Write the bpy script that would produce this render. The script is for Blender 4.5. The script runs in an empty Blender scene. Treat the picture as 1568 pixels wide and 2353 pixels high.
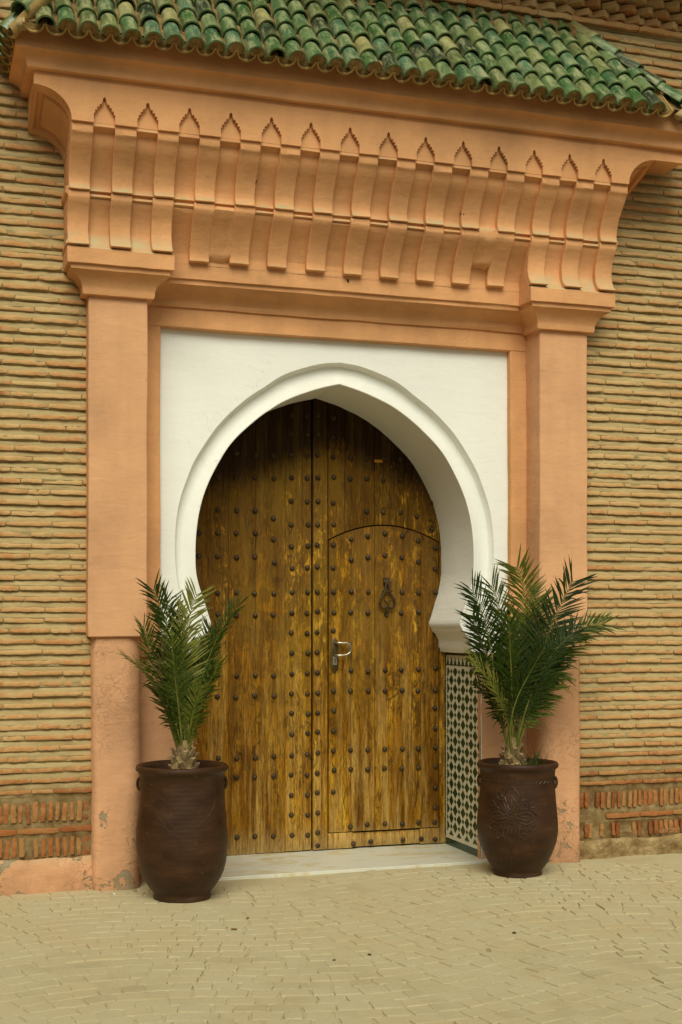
import bpy, bmesh, math, random
from mathutils import Vector, Matrix, noise

R = math.radians
sc = bpy.context.scene
col = sc.collection
rnd = random.Random(11)

# ------------------------------------------------------------------ camera
cam_d = bpy.data.cameras.new('camera')
cam = bpy.data.objects.new('camera', cam_d)
col.objects.link(cam)
cam.location = (-2.475, -7.48, 1.5)
cam.rotation_euler = (R(90), 0, R(-18.0))
cam_d.sensor_fit = 'VERTICAL'
cam_d.sensor_height = 36.0
cam_d.lens = 3028.0 / 2353.0 * 36.0
cam_d.shift_y = (1430.0 - 1176.5) / 2353.0
cam_d.clip_end = 500
sc.camera = cam

# ------------------------------------------------------------------ world, sun, exposure
SUN_EL, SUN_AZ = 45.0, -20.0          # azimuth measured from the facade normal
world = bpy.data.worlds.new('World')
sc.world = world
world.use_nodes = True
wn = world.node_tree.nodes
wl = world.node_tree.links
wn.clear()
sky = wn.new('ShaderNodeTexSky')
sky.sky_type = 'NISHITA'
sky.sun_disc = False
sky.sun_elevation = R(SUN_EL)
sky.sun_rotation = R(180 + SUN_AZ)
sky.dust_density = 4.0
sky.air_density = 1.0
bw = wn.new('ShaderNodeRGBToBW')
tint = wn.new('ShaderNodeMix'); tint.data_type = 'RGBA'; tint.blend_type = 'MULTIPLY'
tint.inputs[0].default_value = 1.0
tint.inputs[7].default_value = (1.0, 0.985, 0.85, 1)     # dusty warm overcast
bg = wn.new('ShaderNodeBackground')
bg.inputs[1].default_value = 0.055
wo = wn.new('ShaderNodeOutputWorld')
wl.new(sky.outputs[0], bw.inputs[0])
wl.new(bw.outputs[0], tint.inputs[6])
wl.new(tint.outputs[2], bg.inputs[0])
wl.new(bg.outputs[0], wo.inputs[0])

sun_d = bpy.data.lights.new('sun', 'SUN')
sun_d.energy = 2.9
sun_d.angle = R(40)
sun_d.color = (1.0, 0.98, 0.84)
sun = bpy.data.objects.new('sun', sun_d)
col.objects.link(sun)
sun.rotation_euler = (R(90 - SUN_EL), 0, R(SUN_AZ))
sun.location = (0, -6, 9)

vs = sc.view_settings
vs.view_transform = 'Standard'
vs.look = 'None'
vs.exposure = 0.05
vs.gamma = 1.0
vs.use_curve_mapping = False
sc.cycles.max_bounces = 6
sc.cycles.diffuse_bounces = 4
sc.cycles.glossy_bounces = 2
sc.cycles.use_denoising = True

# ------------------------------------------------------------------ material helpers
class NT:
    def __init__(s, name):
        s.m = bpy.data.materials.new(name)
        s.m.use_nodes = True
        s.n = s.m.node_tree.nodes
        s.l = s.m.node_tree.links
        s.b = s.n['Principled BSDF']
        s.out = s.n['Material Output']
    def node(s, t, **kw):
        n = s.n.new(t)
        for k, v in kw.items():
            setattr(n, k, v)
        return n
    def link(s, a, b):
        s.l.new(a, b)
    def coord(s, kind='Object'):
        if kind == 'World':
            return s.node('ShaderNodeNewGeometry').outputs['Position']
        return s.node('ShaderNodeTexCoord').outputs[kind]
    def mapping(s, src, scale=(1, 1, 1), loc=(0, 0, 0)):
        m = s.node('ShaderNodeMapping')
        m.inputs['Scale'].default_value = scale
        m.inputs['Location'].default_value = loc
        s.link(src, m.inputs[0])
        return m.outputs[0]
    def noise(s, src, scale, detail=4, rough=0.6, dist=0.0):
        n = s.node('ShaderNodeTexNoise')
        n.inputs['Scale'].default_value = scale
        n.inputs['Detail'].default_value = detail
        n.inputs['Roughness'].default_value = rough
        n.inputs['Distortion'].default_value = dist
        if src is not None:
            s.link(src, n.inputs['Vector'])
        return n.outputs['Fac']
    def ramp(s, src, stops, interp='LINEAR'):
        r = s.node('ShaderNodeValToRGB')
        r.color_ramp.interpolation = interp
        e = r.color_ramp.elements
        while len(e) < len(stops):
            e.new(0.5)
        for i, (p, c) in enumerate(stops):
            e[i].position = p
            e[i].color = c if len(c) == 4 else (*c, 1)
        s.link(src, r.inputs[0])
        return r.outputs[0]
    def val(s, src, a, b, lo=0.0, hi=1.0):
        m = s.node('ShaderNodeMapRange')
        m.inputs[1].default_value = a; m.inputs[2].default_value = b
        m.inputs[3].default_value = lo; m.inputs[4].default_value = hi
        s.link(src, m.inputs[0])
        return m.outputs[0]
    def math(s, op, a, b=None):
        m = s.node('ShaderNodeMath', operation=op)
        for i, v in enumerate((a, b)):
            if v is None: continue
            if isinstance(v, (int, float)): m.inputs[i].default_value = v
            else: s.link(v, m.inputs[i])
        return m.outputs[0]
    def mix(s, fac, a, b, mode='MIX'):
        m = s.node('ShaderNodeMix', data_type='RGBA', blend_type=mode)
        if isinstance(fac, (int, float)): m.inputs[0].default_value = fac
        else: s.link(fac, m.inputs[0])
        for i, v in ((6, a), (7, b)):
            if isinstance(v, tuple): m.inputs[i].default_value = v if len(v) == 4 else (*v, 1)
            else: s.link(v, m.inputs[i])
        return m.outputs[2]
    def sep(s, src):
        n = s.node('ShaderNodeSeparateXYZ'); s.link(src, n.inputs[0]); return n.outputs
    def objrand(s):
        return s.node('ShaderNodeObjectInfo').outputs['Random']
    def bump(s, h, strength=0.4, dist=0.01):
        b = s.node('ShaderNodeBump')
        b.inputs['Strength'].default_value = strength
        b.inputs['Distance'].default_value = dist
        s.link(h, b.inputs['Height'])
        s.link(b.outputs[0], s.b.inputs['Normal'])
        return b
    def color(s, c):
        if isinstance(c, tuple): s.b.inputs['Base Color'].default_value = c if len(c) == 4 else (*c, 1)
        else: s.link(c, s.b.inputs['Base Color'])
    def rough(s, r):
        if isinstance(r, (int, float)): s.b.inputs['Roughness'].default_value = r
        else: s.link(r, s.b.inputs['Roughness'])
    def spec(s, v):
        s.b.inputs['Specular IOR Level'].default_value = v

def plaster(name, base, var=0.18, patch=None, bump=0.35, grime=1.0):
    t = NT(name)
    w = t.coord('World')
    big = t.noise(w, 1.6, 5, 0.6)
    fine = t.noise(w, 22, 6, 0.7)
    streak = t.noise(t.mapping(w, (9, 9, 0.8)), 1.0, 4, 0.6)
    d = tuple(c * (1 - var) for c in base)
    l = tuple(min(0.92, c * (1 + var * 0.8)) for c in base)
    c = t.ramp(big, [(0.3, d), (0.5, base), (0.72, l)])
    c = t.mix(t.val(streak, 0.45, 0.8, 0, 0.25*grime), c, tuple(b * 0.72 for b in base))
    c = t.mix(t.val(fine, 0.55, 0.85, 0, 0.22*grime), c, tuple(min(0.9, b * 1.25) for b in base))
    specks = t.node('ShaderNodeTexVoronoi'); specks.inputs['Scale'].default_value = 13
    t.link(w, specks.inputs['Vector'])
    c = t.mix(t.val(specks.outputs['Distance'], 0.05, 0.025, 0, 0.6), c, tuple(b * 0.4 for b in base))
    nz_ = t.sep(t.node('ShaderNodeNewGeometry').outputs['Normal'])[2]
    lich = t.math('MULTIPLY', t.val(nz_, 0.10, 0.45), t.val(t.noise(w, 11, 6, 0.7), 0.36, 0.62, 0.1*grime, 0.75*grime))
    c = t.mix(lich, c, (0.46*base[0]/0.64, 0.36*base[0]/0.64, 0.19*base[0]/0.64))
    h = t.math('ADD', t.math('MULTIPLY', fine, 0.45), t.math('MULTIPLY', t.noise(w, 6, 4, 0.55), 0.9))
    hc = t.node('ShaderNodeTexVoronoi', feature='DISTANCE_TO_EDGE'); hc.inputs['Scale'].default_value = 2.6
    hv = t.node('ShaderNodeVectorMath', operation='ADD')
    hn = t.node('ShaderNodeTexNoise'); hn.inputs['Scale'].default_value = 5
    t.link(w, hn.inputs['Vector']); t.link(w, hv.inputs[0]); t.link(hn.outputs['Color'], hv.inputs[1]); t.link(hv.outputs[0], hc.inputs['Vector'])
    hk = t.math('MULTIPLY', t.val(hc.outputs['Distance'], 0.008, 0.0), t.val(t.noise(w, 1.7, 3), 0.54, 0.62))
    c = t.mix(t.math('MULTIPLY', hk, 0.5), c, tuple(b * 0.45 for b in base))
    chip = t.val(t.noise(w, 13, 7, 0.7, 0.4), 0.735, 0.75, 0, 0.8*grime)
    c = t.mix(chip, c, (base[0]*.72, base[1]*.78, base[2]*.85))
    h = t.math('SUBTRACT', h, t.math('MULTIPLY', chip, 0.5))
    trow = t.noise(t.mapping(w, (3.0, 3.0, 11.0)), 1.0, 4, 0.6, 0.8)
    h = t.math('ADD', h, t.math('MULTIPLY', trow, 0.7))
    if patch:
        z = t.sep(w)[2]
        pn = t.noise(w, 8.5, 6, 0.65, 0.6)
        zf = t.val(z, 0.0, 0.75, 0.14, -0.04)
        m = t.val(t.math('ADD', pn, zf), 0.69, 0.71)
        c = t.mix(m, c, patch)
        dirt = t.val(t.math('SUBTRACT', t.noise(w, 9, 5, 0.7), t.math('MULTIPLY', z, 1.2)), 0.25, 0.6, 0, 0.45)
        c = t.mix(dirt, c, tuple(b * 0.5 for b in base))
        h = t.math('SUBTRACT', h, t.math('MULTIPLY', m, 0.6))
        cr = t.node('ShaderNodeTexVoronoi', feature='DISTANCE_TO_EDGE'); cr.inputs['Scale'].default_value = 7
        wv = t.node('ShaderNodeVectorMath', operation='ADD')
        nn = t.node('ShaderNodeTexNoise'); nn.inputs['Scale'].default_value = 8
        t.link(w, nn.inputs['Vector']); t.link(w, wv.inputs[0]); t.link(nn.outputs['Color'], wv.inputs[1])
        t.link(wv.outputs[0], cr.inputs['Vector'])
        ck = t.math('MULTIPLY', t.val(cr.outputs['Distance'], 0.02, 0.0), t.val(t.noise(w, 2.3, 3), 0.5, 0.62))
        c = t.mix(t.math('MULTIPLY', ck, 0.45), c, tuple(b * 0.4 for b in base))
        h = t.math('SUBTRACT', h, t.math('MULTIPLY', ck, 0.5))
    t.color(c)
    t.rough(0.88); t.spec(0.25)
    t.bump(h, bump, 0.012)
    return t.m

ORANGE = (0.655, 0.352, 0.175)
M = {}
M['plaster'] = plaster('orange_plaster', ORANGE, 0.22, None, 0.5, 1.3)
M['plaster_cornice'] = plaster('orange_cornice_plaster', (0.69, 0.350, 0.150), 0.26, None, 0.55, 1.5)
M['plaster_low'] = plaster('pink_plaster', (0.62, 0.33, 0.17), 0.22, (0.30, 0.25, 0.15), 0.7)
M['white'] = plaster('white_plaster', (0.84, 0.84, 0.765), 0.03, None, 0.3, 0.25)

def m_brick():
    t = NT('weathered_brick')
    w = t.coord('World')
    r = t.objrand()
    z = t.sep(w)[2]
    n1 = t.noise(w, 7, 5, 0.65)
    base = t.ramp(t.math('ADD', t.math('MULTIPLY', r, 0.65), t.math('MULTIPLY', n1, 0.5)),
                  [(0.2, (0.51, 0.225, 0.08)), (0.4, (0.55, 0.295, 0.115)), (0.65, (0.57, 0.335, 0.138)), (0.9, (0.60, 0.40, 0.175))])
    red = t.ramp(t.math('ADD', r, t.math('MULTIPLY', n1, 0.3)), [(0.15, (0.16, 0.042, 0.010)), (0.6, (0.31, 0.090, 0.020)), (1.1, (0.31, 0.15, 0.045))])
    base = t.mix(t.val(z, 2.2, 0.7, 0.0, 0.5), base, (0.47, 0.205, 0.070))
    low = t.val(t.math('ADD', z, t.math('MULTIPLY', t.noise(w, 2.0, 3), 0.5)), 0.70, 1.05, 0.85, 0.0)
    x = t.sep(w)[0]
    edge = t.val(t.math('ADD', x, t.math('MULTIPLY', t.noise(w, 3.0, 3), 0.18)), -1.90, -1.96, 0, 0.75)
    c = t.mix(t.math('MAXIMUM', low, edge), base, red)
    lime = t.val(t.noise(w, 19, 7, 0.75), 0.46, 0.64, 0, 0.8)
    c = t.mix(t.math('MULTIPLY', lime, t.val(z, 0.35, 0.9, 0.15, 1.0)), c, (0.53, 0.38, 0.17))
    t.color(c); t.rough(0.92); t.spec(0.2)
    t.bump(t.noise(w, 45, 6, 0.7), 0.6, 0.01)
    return t.m
M['brick'] = m_brick()

def m_mortar():
    t = NT('lime_mortar')
    w = t.coord('World')
    c = t.ramp(t.noise(t.mapping(w, (1, 1, 4)), 4.5, 6, 0.7), [(0.3, (0.31, 0.23, 0.105)), (0.55, (0.42, 0.32, 0.15)), (0.8, (0.52, 0.42, 0.22))])
    z = t.sep(w)[2]
    c = t.mix(t.math('MULTIPLY', t.val(z, 0.70, 0.48), t.val(t.noise(w, 14, 5, 0.7), 0.35, 0.62, 0.95, 0.45)), c, (0.13, 0.070, 0.022))
    t.color(c); t.rough(0.95); t.spec(0.15)
    t.bump(t.noise(w, 60, 5, 0.7), 0.6, 0.008)
    return t.m
M['mortar'] = m_mortar()

def m_earth():
    t = NT('earth_mortar')
    w = t.coord('World')
    c = t.ramp(t.noise(w, 16, 6, 0.7), [(0.3, (0.12, 0.065, 0.02)), (0.5, (0.27, 0.165, 0.06)), (0.75, (0.40, 0.29, 0.13))])
    t.color(c); t.rough(0.95); t.spec(0.1)
    t.bump(t.noise(w, 40, 6, 0.75), 0.9, 0.02)
    return t.m
M['earth'] = m_earth()

def m_tile():
    t = NT('green_glazed_tile')
    o = t.coord('Object')
    r = t.objrand()
    base = t.ramp(r, [(0.0, (0.055, 0.135, 0.038)), (0.18, (0.085, 0.175, 0.065)), (0.34, (0.15, 0.225, 0.09)), (0.46, (0.06, 0.14, 0.06)),
                      (0.58, (0.20, 0.235, 0.08)), (0.67, (0.030, 0.046, 0.028)), (0.75, (0.38, 0.34, 0.13)), (0.81, (0.10, 0.20, 0.11)), (0.91, (0.13, 0.155, 0.055))], 'CONSTANT')
    off = t.node('ShaderNodeCombineXYZ'); t.link(t.math('MULTIPLY', r, 37.0), off.inputs[0]); t.link(t.math('MULTIPLY', r, 11.0), off.inputs[1])
    v = t.node('ShaderNodeVectorMath', operation='ADD'); t.link(o, v.inputs[0]); t.link(off.outputs[0], v.inputs[1])
    n = t.noise(t.mapping(v.outputs[0], (1, 0.55, 1)), 17, 5, 0.65)
    c = t.mix(t.val(n, 0.38, 0.6), t.mix(0.5, base, (0.012, 0.035, 0.014)), base)
    pale = t.val(t.noise(t.mapping(v.outputs[0], (2.2, 0.5, 2.2)), 11, 5, 0.7), 0.46, 0.64, 0, 0.72)
    c = t.mix(pale, c, (0.42, 0.43, 0.22))
    y = t.sep(o)[1]
    ring = t.math('MULTIPLY', t.val(t.math('SINE', t.math('MULTIPLY', y, 520.0)), 0.4, 1.0), t.val(y, 0.085, 0.02, 0, 0.75))
    c = t.mix(ring, c, t.mix(0.5, c, (0.40, 0.40, 0.18)))
    lip = t.val(y, 0.012, 0.004, 0, 0.6)
    c = t.mix(lip, c, (0.06, 0.14, 0.03))
    dust = t.val(t.noise(v.outputs[0], 30, 6, 0.75), 0.55, 0.75, 0, 0.7)
    c = t.mix(dust, c, (0.30, 0.22, 0.09))
    t.color(c)
    t.rough(t.val(dust, 0, 1, 0.24, 0.7))
    t.spec(0.5)
    t.bump(t.math('ADD', t.math('MULTIPLY', ring, 0.5), t.noise(v.outputs[0], 25, 4)), 0.3, 0.006)
    return t.m
M['tile'] = m_tile()

def m_simple(name, a, b, scale, rough=0.85, bump=0.4, spec=0.3, metal=0.0, kind='World', dist=0.006):
    t = NT(name)
    w = t.coord(kind)
    n = t.noise(w, scale, 6, 0.65)
    t.color(t.ramp(n, [(0.32, a), (0.68, b)]))
    t.rough(rough); t.spec(spec)
    t.b.inputs['Metallic'].default_value = metal
    t.bump(t.noise(w, scale * 2.5, 5, 0.7), bump, dist)
    return t.m
M['bedding'] = m_simple('tile_bedding', (0.16, 0.085, 0.022), (0.40, 0.27, 0.11), 22, 0.95, 0.8, 0.1)
M['terracotta'] = m_simple('terracotta_lip', (0.30, 0.17, 0.045), (0.46, 0.32, 0.11), 14)
M['iron'] = m_simple('dark_iron', (0.016, 0.010, 0.004), (0.085, 0.050, 0.016), 28, 0.55, 0.5, 0.4, 0.2)
M['steel'] = m_simple('brushed_steel', (0.36, 0.32, 0.22), (0.55, 0.5, 0.38), 20, 0.33, 0.1, 0.5, 0.9)
M['bronze'] = m_simple('dull_bronze_plate', (0.05, 0.033, 0.010), (0.13, 0.09, 0.03), 20, 0.45, 0.2, 0.5, 0.6)
M['gap'] = m_simple('dark_backing_board', (0.012, 0.008, 0.004), (0.02, 0.013, 0.006), 8)
M['sticker'] = m_simple('orange_label', (0.62, 0.26, 0.012), (0.66, 0.29, 0.02), 30, 0.5, 0.0)
M['ink'] = m_simple('black_ink', (0.02, 0.012, 0.004), (0.03, 0.02, 0.006), 30, 0.6, 0.0)
M['tile_white'] = m_simple('ivory_tile', (0.60, 0.56, 0.40), (0.70, 0.66, 0.49), 9, 0.35, 0.1, 0.5)
M['tile_green'] = m_simple('bottle_green_tile', (0.006, 0.030, 0.010), (0.014, 0.055, 0.018), 6, 0.22, 0.1, 0.5)
M['rubble'] = m_simple('rubble_base', (0.17, 0.095, 0.03), (0.50, 0.37, 0.18), 9, 0.95, 1.0, 0.1, 0, 'World', 0.03)
M['trunk'] = m_simple('palm_fibre', (0.07, 0.045, 0.015), (0.33, 0.23, 0.10), 22, 0.9, 0.8)
M['stub'] = m_simple('dry_frond_stub', (0.12, 0.065, 0.022), (0.38, 0.28, 0.13), 20, 0.85, 0.5)
M['soil'] = m_simple('dark_soil', (0.02, 0.012, 0.005), (0.07, 0.045, 0.018), 30, 0.95, 1.0, 0.1)
M['dry_leaf'] = m_simple('dry_leaf', (0.16, 0.07, 0.015), (0.30, 0.15, 0.03), 30, 0.8, 0.4)
M['pebble'] = m_simple('pebble', (0.28, 0.19, 0.09), (0.42, 0.32, 0.17), 30, 0.9, 0.5)
M['grit'] = m_simple('dark_grit', (0.04, 0.025, 0.012), (0.11, 0.07, 0.03), 40, 0.9, 0.4)

def m_pot():
    t = NT('dark_brown_glazed_clay')
    w = t.coord('Object')
    n = t.noise(t.mapping(w, (1, 1, 2.2)), 5, 6, 0.65)
    c = t.ramp(n, [(0.3, (0.020, 0.0076, 0.0022)), (0.55, (0.043, 0.0165, 0.0048)), (0.8, (0.078, 0.036, 0.0135))])
    sc_ = t.val(t.noise(t.mapping(w, (14, 14, 3)), 2.0, 6, 0.8), 0.63, 0.78, 0, 0.5)
    c = t.mix(sc_, c, (0.14, 0.09, 0.05))
    sp = t.node('ShaderNodeTexVoronoi'); sp.inputs['Scale'].default_value = 16
    t.link(w, sp.inputs['Vector'])
    c = t.mix(t.val(sp.outputs['Distance'], 0.07, 0.04, 0, 0.7), c, (0.20, 0.13, 0.06))
    t.color(c)
    t.rough(t.val(n, 0.3, 0.8, 0.38, 0.62)); t.spec(0.32)
    z = t.sep(w)[2]
    h = t.math('ADD', t.noise(w, 12, 5), t.math('MULTIPLY', t.math('SINE', t.math('MULTIPLY', z, 260)), 0.08))
    t.bump(h, 0.22, 0.01)
    return t.m
M['pot'] = m_pot()

def m_leaf(name, a, b, c3):
    t = NT(name)
    o = t.coord('Object')
    r = t.objrand()
    n = t.noise(o, 60, 3, 0.6)
    c = t.ramp(t.math('ADD', t.math('MULTIPLY', n, 0.75), t.math('MULTIPLY', r, 0.35)), [(0.3, a), (0.55, b), (0.9, c3)])
    t.color(c); t.rough(0.5); t.spec(0.25)
    tr = t.node('ShaderNodeBsdfTranslucent')
    t.link(c, tr.inputs[0])
    ms = t.node('ShaderNodeMixShader'); ms.inputs[0].default_value = 0.22
    t.link(t.b.outputs[0], ms.inputs[1]); t.link(tr.outputs[0], ms.inputs[2])
    t.link(ms.outputs[0], t.out.inputs[0])
    return t.m
M['leaf'] = m_leaf('palm_leaf', (0.012, 0.025, 0.003), (0.042, 0.072, 0.006), (0.19, 0.19, 0.024))
M['leaf_pale'] = m_leaf('palm_leaf_pale', (0.08, 0.105, 0.014), (0.18, 0.19, 0.03), (0.30, 0.29, 0.05))
M['dry'] = m_leaf('dry_palm_leaf', (0.07, 0.05, 0.015), (0.16, 0.12, 0.035), (0.30, 0.22, 0.08))
M['rachis'] = m_simple('palm_rachis', (0.07, 0.085, 0.012), (0.17, 0.165, 0.03), 12, 0.6, 0.1, 0.15)

def m_wood():
    t = NT('weathered_cedar')
    w = t.coord('World')
    r = t.objrand()
    off = t.node('ShaderNodeCombineXYZ'); t.link(t.math('MULTIPLY', r, 23.0), off.inputs[0]); t.link(t.math('MULTIPLY', r, 7.0), off.inputs[2])
    v = t.node('ShaderNodeVectorMath', operation='ADD'); t.link(w, v.inputs[0]); t.link(off.outputs[0], v.inputs[1])
    vv = v.outputs[0]
    z = t.sep(w)[2]
    x = t.sep(w)[0]
    grain = t.noise(t.mapping(vv, (105, 105, 7.0)), 1.0, 7, 0.8, 1.4)
    band = t.noise(t.mapping(vv, (13, 13, 0.9)), 1.0, 5, 0.7, 0.6)
    blot = t.noise(t.mapping(w, (10, 10, 4.5)), 1.0, 8, 0.8, 1.6)
    wide = t.noise(t.mapping(w, (2.2, 2.2, 1.1)), 1.0, 4, 0.6, 0.3)
    drip = t.noise(t.mapping(w, (34, 34, 5.5)), 1.0, 7, 0.85, 1.2)
    # bare honey-coloured wood
    c = t.ramp(band, [(0.35, (0.15, 0.055, 0.003)), (0.44, (0.36, 0.150, 0.006)), (0.54, (0.58, 0.28, 0.013)), (0.64, (0.80, 0.47, 0.045))])
    c = t.mix(t.val(r, 0.25, 0.8, 0.0, 0.6), c, (0.20, 0.080, 0.006))
    c = t.mix(t.val(r, 0.22, 0.05, 0.0, 0.5), c, (0.66, 0.36, 0.04))
    c = t.mix(t.val(grain, 0.42, 0.56, 0.85, 0.0), c, (0.105, 0.043, 0.004))
    # what is left of the old brown varnish: patches with ragged vertical edges
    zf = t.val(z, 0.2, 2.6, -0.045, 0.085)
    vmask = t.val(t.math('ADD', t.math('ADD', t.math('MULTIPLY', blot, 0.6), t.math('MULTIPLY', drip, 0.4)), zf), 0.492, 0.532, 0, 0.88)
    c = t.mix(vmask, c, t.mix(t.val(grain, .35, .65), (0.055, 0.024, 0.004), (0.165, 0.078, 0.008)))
    crk = t.node('ShaderNodeTexVoronoi', feature='DISTANCE_TO_EDGE'); crk.inputs['Scale'].default_value = 1.0
    cv = t.node('ShaderNodeVectorMath', operation='ADD'); cn = t.node('ShaderNodeTexNoise'); cn.inputs['Scale'].default_value = 9
    t.link(w, cn.inputs['Vector']); t.link(t.mapping(w, (15, 15, 1.1)), cv.inputs[0]); t.link(cn.outputs['Color'], cv.inputs[1]); t.link(cv.outputs[0], crk.inputs['Vector'])
    ck = t.math('MULTIPLY', t.val(crk.outputs['Distance'], 0.05, 0.0), t.val(t.noise(w, 3.0, 3), 0.42, 0.58))
    c = t.mix(t.math('MULTIPLY', ck, 0.85), c, (0.03, 0.014, 0.003))
    # dull olive staining in the middle height
    c = t.mix(t.math('MULTIPLY', t.val(wide, 0.45, 0.62, 0, 0.6), t.val(z, 0.6, 1.4)), c, (0.215, 0.118, 0.009))
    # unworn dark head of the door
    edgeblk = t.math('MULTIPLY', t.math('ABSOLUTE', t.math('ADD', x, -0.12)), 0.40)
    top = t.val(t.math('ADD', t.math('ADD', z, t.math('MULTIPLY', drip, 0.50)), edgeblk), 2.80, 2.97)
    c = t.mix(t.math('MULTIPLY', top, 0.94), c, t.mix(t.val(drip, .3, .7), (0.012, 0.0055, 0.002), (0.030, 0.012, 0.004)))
    # bleached foot
    pale = t.math('MULTIPLY', t.val(t.noise(t.mapping(vv, (16, 16, 0.9)), 1.0, 5, 0.75), 0.47, 0.62), t.val(z, 1.6, 0.2, 0.08, 0.9))
    c = t.mix(pale, c, t.mix(t.val(grain, .4, .6), (0.36, 0.18, 0.03), (0.62, 0.42, 0.12)))
    foot = t.val(t.math('ADD', z, t.math('MULTIPLY', drip, 0.25)), 0.32, 0.14, 0, 0.75)
    c = t.mix(foot, c, t.mix(t.val(grain, .4, .6), (0.24, 0.14, 0.04), (0.55, 0.40, 0.16)))
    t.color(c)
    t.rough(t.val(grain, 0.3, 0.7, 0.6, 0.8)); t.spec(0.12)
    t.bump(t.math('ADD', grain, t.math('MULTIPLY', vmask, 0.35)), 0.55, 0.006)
    return t.m
M['wood'] = m_wood()

def m_marble():
    t = NT('veined_marble')
    w = t.coord('World')
    n = t.noise(t.mapping(w, (1.2, 3.5, 1)), 2.2, 8, 0.65, 1.2)
    c = t.ramp(n, [(0.35, (0.56, 0.55, 0.44)), (0.5, (0.62, 0.61, 0.50)), (0.6, (0.53, 0.44, 0.24)), (0.66, (0.60, 0.58, 0.46))])
    t.color(c); t.rough(0.42); t.spec(0.4)
    t.bump(t.noise(w, 30, 5), 0.1, 0.004)
    return t.m
M['marble'] = m_marble()

def m_paver(name, a, b, c3):
    t = NT(name)
    w = t.coord('World')
    r = t.objrand()
    n = t.noise(w, 5, 6, 0.65)
    c = t.ramp(t.math('ADD', t.math('MULTIPLY', r, 0.40), t.math('MULTIPLY', n, 0.6)), [(0.25, a), (0.5, b), (0.8, c3)])
    dust = t.val(t.noise(w, 2.6, 6, 0.65), 0.34, 0.6, 0.35, 0.9)
    c = t.mix(dust, c, (0.49, 0.435, 0.265))
    fine = t.noise(w, 60, 5, 0.75)
    c = t.mix(t.val(fine, 0.5, 0.8, 0, 0.3), c, (0.30, 0.22, 0.10))
    sp = t.node('ShaderNodeTexVoronoi'); sp.inputs['Scale'].default_value = 22
    t.link(w, sp.inputs['Vector'])
    c = t.mix(t.val(sp.outputs['Distance'], 0.08, 0.03, 0, 0.5), c, (0.20, 0.14, 0.06))
    t.color(c); t.rough(0.93); t.spec(0.15)
    t.bump(t.math('ADD', fine, t.math('MULTIPLY', n, 0.8)), 0.5, 0.006)
    return t.m
M['paver'] = m_paver('dusty_paver', (0.34, 0.275, 0.145), (0.45, 0.375, 0.205), (0.50, 0.375, 0.20))
M['sand'] = m_paver('sand_joint', (0.30, 0.22, 0.105), (0.40, 0.31, 0.16), (0.45, 0.36, 0.19))

# ------------------------------------------------------------------ mesh helpers
def tag(o, label=None, cat=None, group=None, kind=None):
    if label: o['label'] = label
    if cat: o['category'] = cat
    if group: o['group'] = group
    if kind: o['kind'] = kind
    return o

def empty(name, loc=(0, 0, 0)):
    o = bpy.data.objects.new(name, None)
    o.empty_display_size = 0.1
    o.location = loc
    col.objects.link(o)
    return o

def link_mesh(name, me, mat=None, parent=None, loc=None, rot=None, scale=None):
    o = bpy.data.objects.new(name, me)
    if mat is not None and len(me.materials) == 0:
        me.materials.append(mat)
    col.objects.link(o)
    if parent is not None:
        o.parent = parent
        pl = parent.location
        if parent.parent is not None:
            pl = pl + parent.parent.location
        if loc is None: loc = (0, 0, 0)
        o.location = Vector(loc) - pl
    elif loc is not None:
        o.location = loc
    if rot is not None: o.rotation_euler = rot
    if scale is not None: o.scale = scale
    return o

def nz(x, y, z, f=1.0, seed=0.0):
    return noise.noise(Vector((x * f + seed, y * f - seed * 1.7, z * f + seed * 0.6)))

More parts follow.
